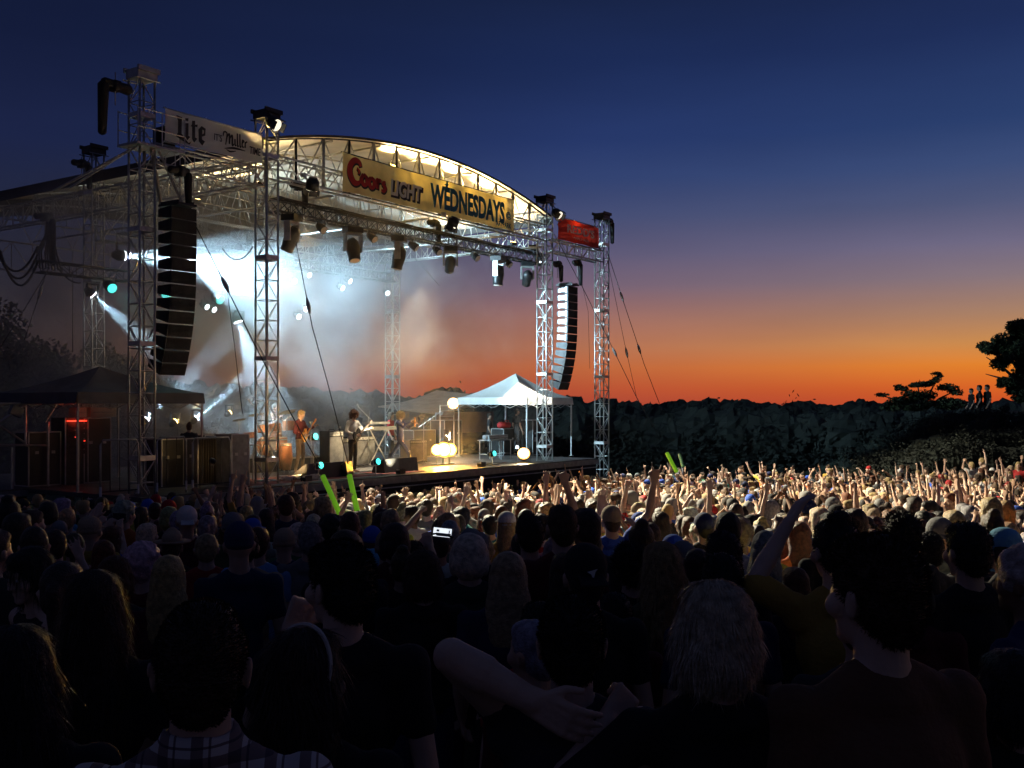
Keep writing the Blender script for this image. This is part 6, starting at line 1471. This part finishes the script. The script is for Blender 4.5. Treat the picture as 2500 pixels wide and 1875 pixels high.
P5, _ = on_stage('drummer seated high behind the orange drums', 672, 985, 5.2, .2, 1.60, z=DECK + .35, arms=(A(-1, (-.30, .16, 1.15), (-.28, .36, 1.30), 'fist'), A(1, (.30, .16, 1.15), (.24, .38, 1.34), 'fist')), hair='messy', hairc='brown', shirt='brown', seed=64)
P6, _ = on_stage('stage hand in black standing under the white tent', 1263, 1022, 2.9, 1.2, 1.80, hair='short', hairc='black', shirt='black', trouser='black', seed=65)
P7, _ = on_stage('stage hand behind the table under the white tent', 1195, 1045, 4.2, .6, 1.60, hair='short', hairc='black', shirt='charcoal', trouser='black', seed=66)
P8, _ = on_stage('technician leaning by the mixing case on the wing', 462, 1048, 1.6, 2.6, 1.50, hair='bun', hairc='auburn', shirt='charcoal', trouser='black', seed=67)
# three onlookers on the hill
for x, y, lab, hh in ((2371, 948, 'shortest of three dark figures on the hilltop', 1.55), (2391, 940, 'middle one of three dark figures on the hilltop', 1.78), (2410, 939, 'dark figure on the hilltop nearest the tall tree', 1.8)):
    P = at_Z(x, y, 44); person(lab, P - V((0, 0, hh)), 1.2 + .4 * (x % 3), hh, fat=1.25, vox=.018, nst=0, hair='short', hairc='black', shirt='black', trouser='black', seed=x, group='onlookers on the hilltop', vh=.012)

# ---- the crowd: prototypes with shared meshes, then individuals
LIB = {}
POSES['sway_a'] = (A(-1, (-.40, .10, 1.55), (-.34, .16, 1.80), 'open'), down(1))
POSES['sway_b'] = (down(-1), A(1, (.42, .02, 1.50), (.52, .08, 1.74), 'open'))
POSES['forward'] = (down(-1), A(1, (.22, .22, 1.55), (.24, .44, 1.68), 'point'))
POSES['bent'] = (A(-1, (-.22, .22, 1.44), (-.16, .26, 1.70), 'fist'), A(1, (.24, .2, 1.46), (.2, .24, 1.72), 'fist'))
for nm, ar in POSES.items():
    LIB['body', nm] = fuse(body_prims(ar, head_M()), .0105, 1, .16, name='body')
    LIB['shirt', nm] = fuse(shirt_prims(ar, .55), .022, 1, .55, .02, .14, name='shirt')
    for q in (LIB['body', nm],): q.materials.append(M_skin)
    LIB['shirt', nm].materials.append(M_fab)
LIB['trousers'] = fuse(trouser_prims(), .035, 1, .6, name='trousers'); LIB['trousers'].materials.append(M_fab)
for h in ('short', 'curly', 'long', 'bun', 'tail', 'bob', 'crop'):
    LIB['hair', h] = fuse(hair_prims(h, head_M()), .012, 1, .5, .01, .03, name='hair'); LIB['hair', h].materials.append(M_hair)
for h in ('cap', 'cap_back', 'beanie'):
    LIB['hat', h] = cap_meshes(h, head_M())
    for _, me in LIB['hat', h]: me.materials.append(M_fab)
mb = MB(); mb.box((0, .44, 1.70), (.145, .01, .075)); LIB['phone'] = mb.mesh('phone'); LIB['phone'].materials.append(M_rubber)
POSEW = {'dim': ['down'] * 24 + ['chin', 'chin', 'phone', 'forward', 'sway_a'], 'lit': ['down'] * 17 + ['right_up', 'right_up', 'left_up', 'left_up', 'both_up', 'clap', 'clap', 'fist', 'fist', 'vee', 'lean_up', 'lean_up', 'phone', 'sway_a', 'sway_a', 'sway_b', 'sway_b', 'forward', 'bent', 'bent']}
SHC = ['black'] * 5 + ['charcoal'] * 3 + ['grey'] * 3 + ['white'] * 4 + ['navy'] * 2 + ['blue', 'blue', 'sky blue', 'red', 'red', 'maroon', 'green', 'olive', 'mustard', 'orange', 'tan', 'tan', 'pink', 'teal', 'yellow']
HRC = ['black', 'dark brown', 'dark brown', 'brown', 'brown', 'blond', 'blond', 'grey', 'auburn', 'ash blond']
HRK = ['short', 'short', 'short', 'curly', 'long', 'long', 'tail', 'bob', 'crop', 'bun']
PW = {'down': '', 'right_up': 'one open hand up', 'left_up': 'pointing skyward', 'both_up': 'both hands up', 'clap': 'clapping overhead', 'fist': 'pumping a fist', 'vee': 'arms in a wide V', 'lean_up': 'one arm slanting up', 'phone': 'filming by phone', 'chin': 'fist at chin', 'sway_a': 'waving one arm', 'sway_b': 'one arm flung wide', 'forward': 'pointing at the stage', 'bent': 'both fists up'}
HKW = {'short': 'short {} hair', 'curly': 'curly {} hair', 'long': 'long {} hair', 'tail': '{} ponytail', 'bob': '{} bob', 'crop': 'cropped {} hair', 'bun': '{} topknot'}
COLS = [(180, 'below the open tubular frame'), (300, 'below the red-lit rack'), (420, 'below the outermost tower'), (600, 'below the pleated drape'), (710, 'below the drums'), (830, 'below the maroon-jacketed guitarist'), (920, 'below the white-shirted guitarist'), (1020, 'below the singer'), (1130, 'below the amber flare'),
        (1250, 'below the white tent'), (1310, 'beside the dazzling tower foot'), (1400, 'just past the dazzling tower'), (1500, 'below the slim tower'), (1620, 'below the guy cables'), (1760, 'near the lime foam stick'), (1900, 'under the lowest treeline'), (2050, 'under the open orange sky'), (2160, 'before the bush branch'), (2340, 'below the hilltop bush'), (2440, 'below the three onlookers'), (9999, 'below the tall tree')]
def crowd():
    rg = random.Random(77); spots = []
    taken = [(h[0].location.x, h[0].location.y) for h in HER]
    y = 3.4
    while y < 38.5:
        pitch_ = .52 if y < 12 else .56
        x0, x1 = -.505 * y - .3, .505 * y + .3
        x1_ = x1
        x = x0 + rg.uniform(0, .4)
        while x < x1_:
            X, Y = x + rg.uniform(-.15, .15), y + rg.uniform(-.17, .17)
            lim = .687 * Y - X < 24 - 2.4
            if lim and not (Y > 33.5 and rg.random() < (Y - 33.5) * .16): spots.append((X, Y))
            x += pitch_ * rg.uniform(.9, 1.25)
        y += .60 if y < 14 else .66
    spots = [q for q in spots if min((q[0] - a) ** 2 + (q[1] - b) ** 2 for a, b in taken) > .34 ** 2]
    # do not stand taller than the key figures near the camera
    spots.sort(key=lambda q: q[1])
    spots = [q for q in spots if q[1] > 5.2 or rg.random() < .35]
    budget = 298 - len(HER) - 11; out_i, out_s = [], []
    for q in spots: (out_i if len(out_i) < budget else out_s).append(q)
    return out_i, out_s
IND, STF = crowd()
print('crowd individuals', len(IND), 'mass', len(STF))
rg = random.Random(99); used = {}
def traits(X, Y, rg):
    lit = Y > 12.5 and X > -.30 * Y + 0
    pose = rg.choice(POSEW['lit' if lit else 'dim']); hat = rg.random(); hat = 'cap' if hat < .09 else 'cap_back' if hat < .14 else 'beanie' if hat < .16 else None
    return pose, hat, rg.choice(HRK), rg.choice(HRC), rg.choice(SHC), rg.choice(['black', 'navy', 'blue', 'white', 'red', 'grey', 'tan'])
for X, Y in IND:
    for _ in range(6):
        pose, hat, hk, hc, sc_, htc = traits(X, Y, rg)
        if Y < 8 and pose not in ('down', 'chin'): pose = 'down'
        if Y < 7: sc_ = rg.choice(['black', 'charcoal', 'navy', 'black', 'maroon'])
        px_ = 1250 + X / Y * F
        colw = next(w for lim_, w in COLS if px_ < lim_)
        row = 'in the unlit rear rows' if Y < 9 else 'in the half-lit rows' if Y < 13 else 'well inside the crowd'
        hd = (htc + (' backwards cap' if hat == 'cap_back' else ' ' + hat)) if hat else HKW[hk].format(hc)
        lab = f"{sc_} shirt, {hd}{', ' + PW[pose] if PW[pose] else ''}, {row} {colw}".replace('sky blue', 'pale-blue').replace('ash blond', 'ash-blond').replace('dark brown', 'dark-brown')
        if len(lab.split()) > 16: lab = lab.replace('in the unlit rear rows', 'unlit rows').replace('in the half-lit rows', 'half-lit rows').replace('well inside the crowd', 'deep rows')
        if lab not in used: break
    used[lab] = 1
    H = rg.gauss(1.70, .075) * (1 if Y > 6 else .97); H = min(max(H, 1.54), 1.88); k = H / 1.75
    loc = V((X, Y, ground(X, Y))); t = thing('person', lab, 'person', loc, face_stage(loc, rg.gauss(0, .3 if pose == 'down' else .7)), 'people standing in the crowd'); t.scale = (k * rg.uniform(.95, 1.08), k, k)
    sk = SKIN[rg.choice((0, 0, 1, 1, 2, 3, 3, 4))]
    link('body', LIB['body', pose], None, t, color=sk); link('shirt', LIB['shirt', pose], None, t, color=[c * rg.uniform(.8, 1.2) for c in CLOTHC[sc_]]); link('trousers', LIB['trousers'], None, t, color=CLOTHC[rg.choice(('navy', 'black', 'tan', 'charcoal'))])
    if hat:
        for nm, me in LIB['hat', hat]: link(nm, me, None, t, color=CLOTHC[htc])
        if hk in ('long', 'tail'):
            link('hair', LIB['hair', hk], None, t, (0, .004, -.02), color=HAIRC[hc])
    else: link('hair', LIB['hair', hk], None, t, color=[c * rg.uniform(.8, 1.3) for c in HAIRC[hc]])
    if pose == 'phone': link('phone', LIB['phone'], None, t)
# the rest of the crowd, smaller in view: one mass
def mass():
    rg = random.Random(5); VV, FF, CC = [], [], []; off = 0; cache = {}
    def get(me, ratio):
        key = (me.name, ratio)
        if key not in cache:
            o = bpy.data.objects.new('t', me); COL.objects.link(o); q = o.modifiers.new('q', 'DECIMATE'); q.ratio = ratio; tr = o.modifiers.new('t', 'TRIANGULATE')
            ev = bpy.data.meshes.new_from_object(o.evaluated_get(bpy.context.evaluated_depsgraph_get())); bpy.data.objects.remove(o)
            v = np.empty(len(ev.vertices) * 3, np.float32); ev.vertices.foreach_get('co', v); f = np.empty(len(ev.polygons) * 3, np.int32); ev.polygons.foreach_get('vertices', f)
            cache[key] = (v.reshape(-1, 3), f.reshape(-1, 3)); bpy.data.meshes.remove(ev)
        return cache[key]
    for X, Y in STF:
        pose, hat, hk, hc, sc_, htc = traits(X, Y, rg); H = min(max(rg.gauss(1.70, .08), 1.54), 1.9); k = H / 1.75; a = face_stage(V((X, Y, 0)), rg.gauss(0, .3 if pose == 'down' else .7)); c, s = math.cos(a), math.sin(a)
        Rm = np.array([[c, -s, 0], [s, c, 0], [0, 0, 1]], np.float32) * k
        parts = [(LIB['body', pose], .5, SKIN[rg.choice((0, 0, 1, 1, 2, 3, 3, 4))]), (LIB['shirt', pose], .3, CLOTHC[sc_]), (LIB['trousers'], .3, CLOTHC['navy'])]
        if hat: parts += [(me, .5, CLOTHC[htc]) for _, me in LIB['hat', hat]]
        else: parts.append((LIB['hair', hk], .4, HAIRC[hc]))
        for me, rt, col in parts:
            v, f = get(me, rt); w = v @ Rm.T + np.array([X, Y, ground(X, Y)], np.float32); VV.append(w); FF.append(f + off); off += len(v); CC.append(np.tile(np.array([*col, 1], np.float32), (len(v), 1)))
    v = np.concatenate(VV); f = np.concatenate(FF); c = np.concatenate(CC)
    me = bpy.data.meshes.new('crowd_mass'); me.vertices.add(len(v)); me.vertices.foreach_set('co', v.ravel()); me.loops.add(f.size); me.loops.foreach_set('vertex_index', f.ravel()); me.polygons.add(len(f)); me.polygons.foreach_set('loop_start', np.arange(0, f.size, 3, dtype=np.int32))
    me.update(calc_edges=True); me.polygons.foreach_set('use_smooth', np.ones(len(f), bool))
    at = me.attributes.new('tint', 'FLOAT_COLOR', 'POINT'); at.data.foreach_set('color', c.ravel()); me.materials.append(M_massfab)
    o = link('crowd', me, kind='stuff'); o['label'] = 'farther crowd packed against the stage, too many to count'
    print('mass tris', len(f))
mass()
# foam sticks over the crowd
def stick(label, x0, y0, x1, y1, Z, r, m_):
    a = at_Z(x0, y0, Z); b = at_Z(x1, y1, Z - .3); c = thing('foam_stick', label, 'foam stick', b, 0, 'long foam sticks waved over the crowd'); d_ = a - b
    mb = MB(); mb.tube((0, 0, 0), d_, r, 14); link('tube', mb.mesh('tube', False), m_, c)
    mb = MB(); e = d_.normalized(); mb.tube(d_ - e * .002, d_ + e * .012, r * .8, 14); link('end_cap', mb, M_foamdark if m_ is M_foam else m_, c)
stick('lime foam stick leaning over the crowd below the guitar wedges', 788, 1162, 830, 1256, 15.5, .040, M_foam)
stick('lime foam stick standing steeper beside the first one', 853, 1160, 874, 1256, 15.5, .040, M_foam)
stick('short bright lime foam stick far out below the guy cables', 1628, 1106, 1652, 1152, 30, .055, M_foam)
stick('dull green foam stick held just beyond the short bright one', 1659, 1110, 1668, 1140, 30.5, .05, M_foamdark)
# blue cap on a raised hand and wafting blue items
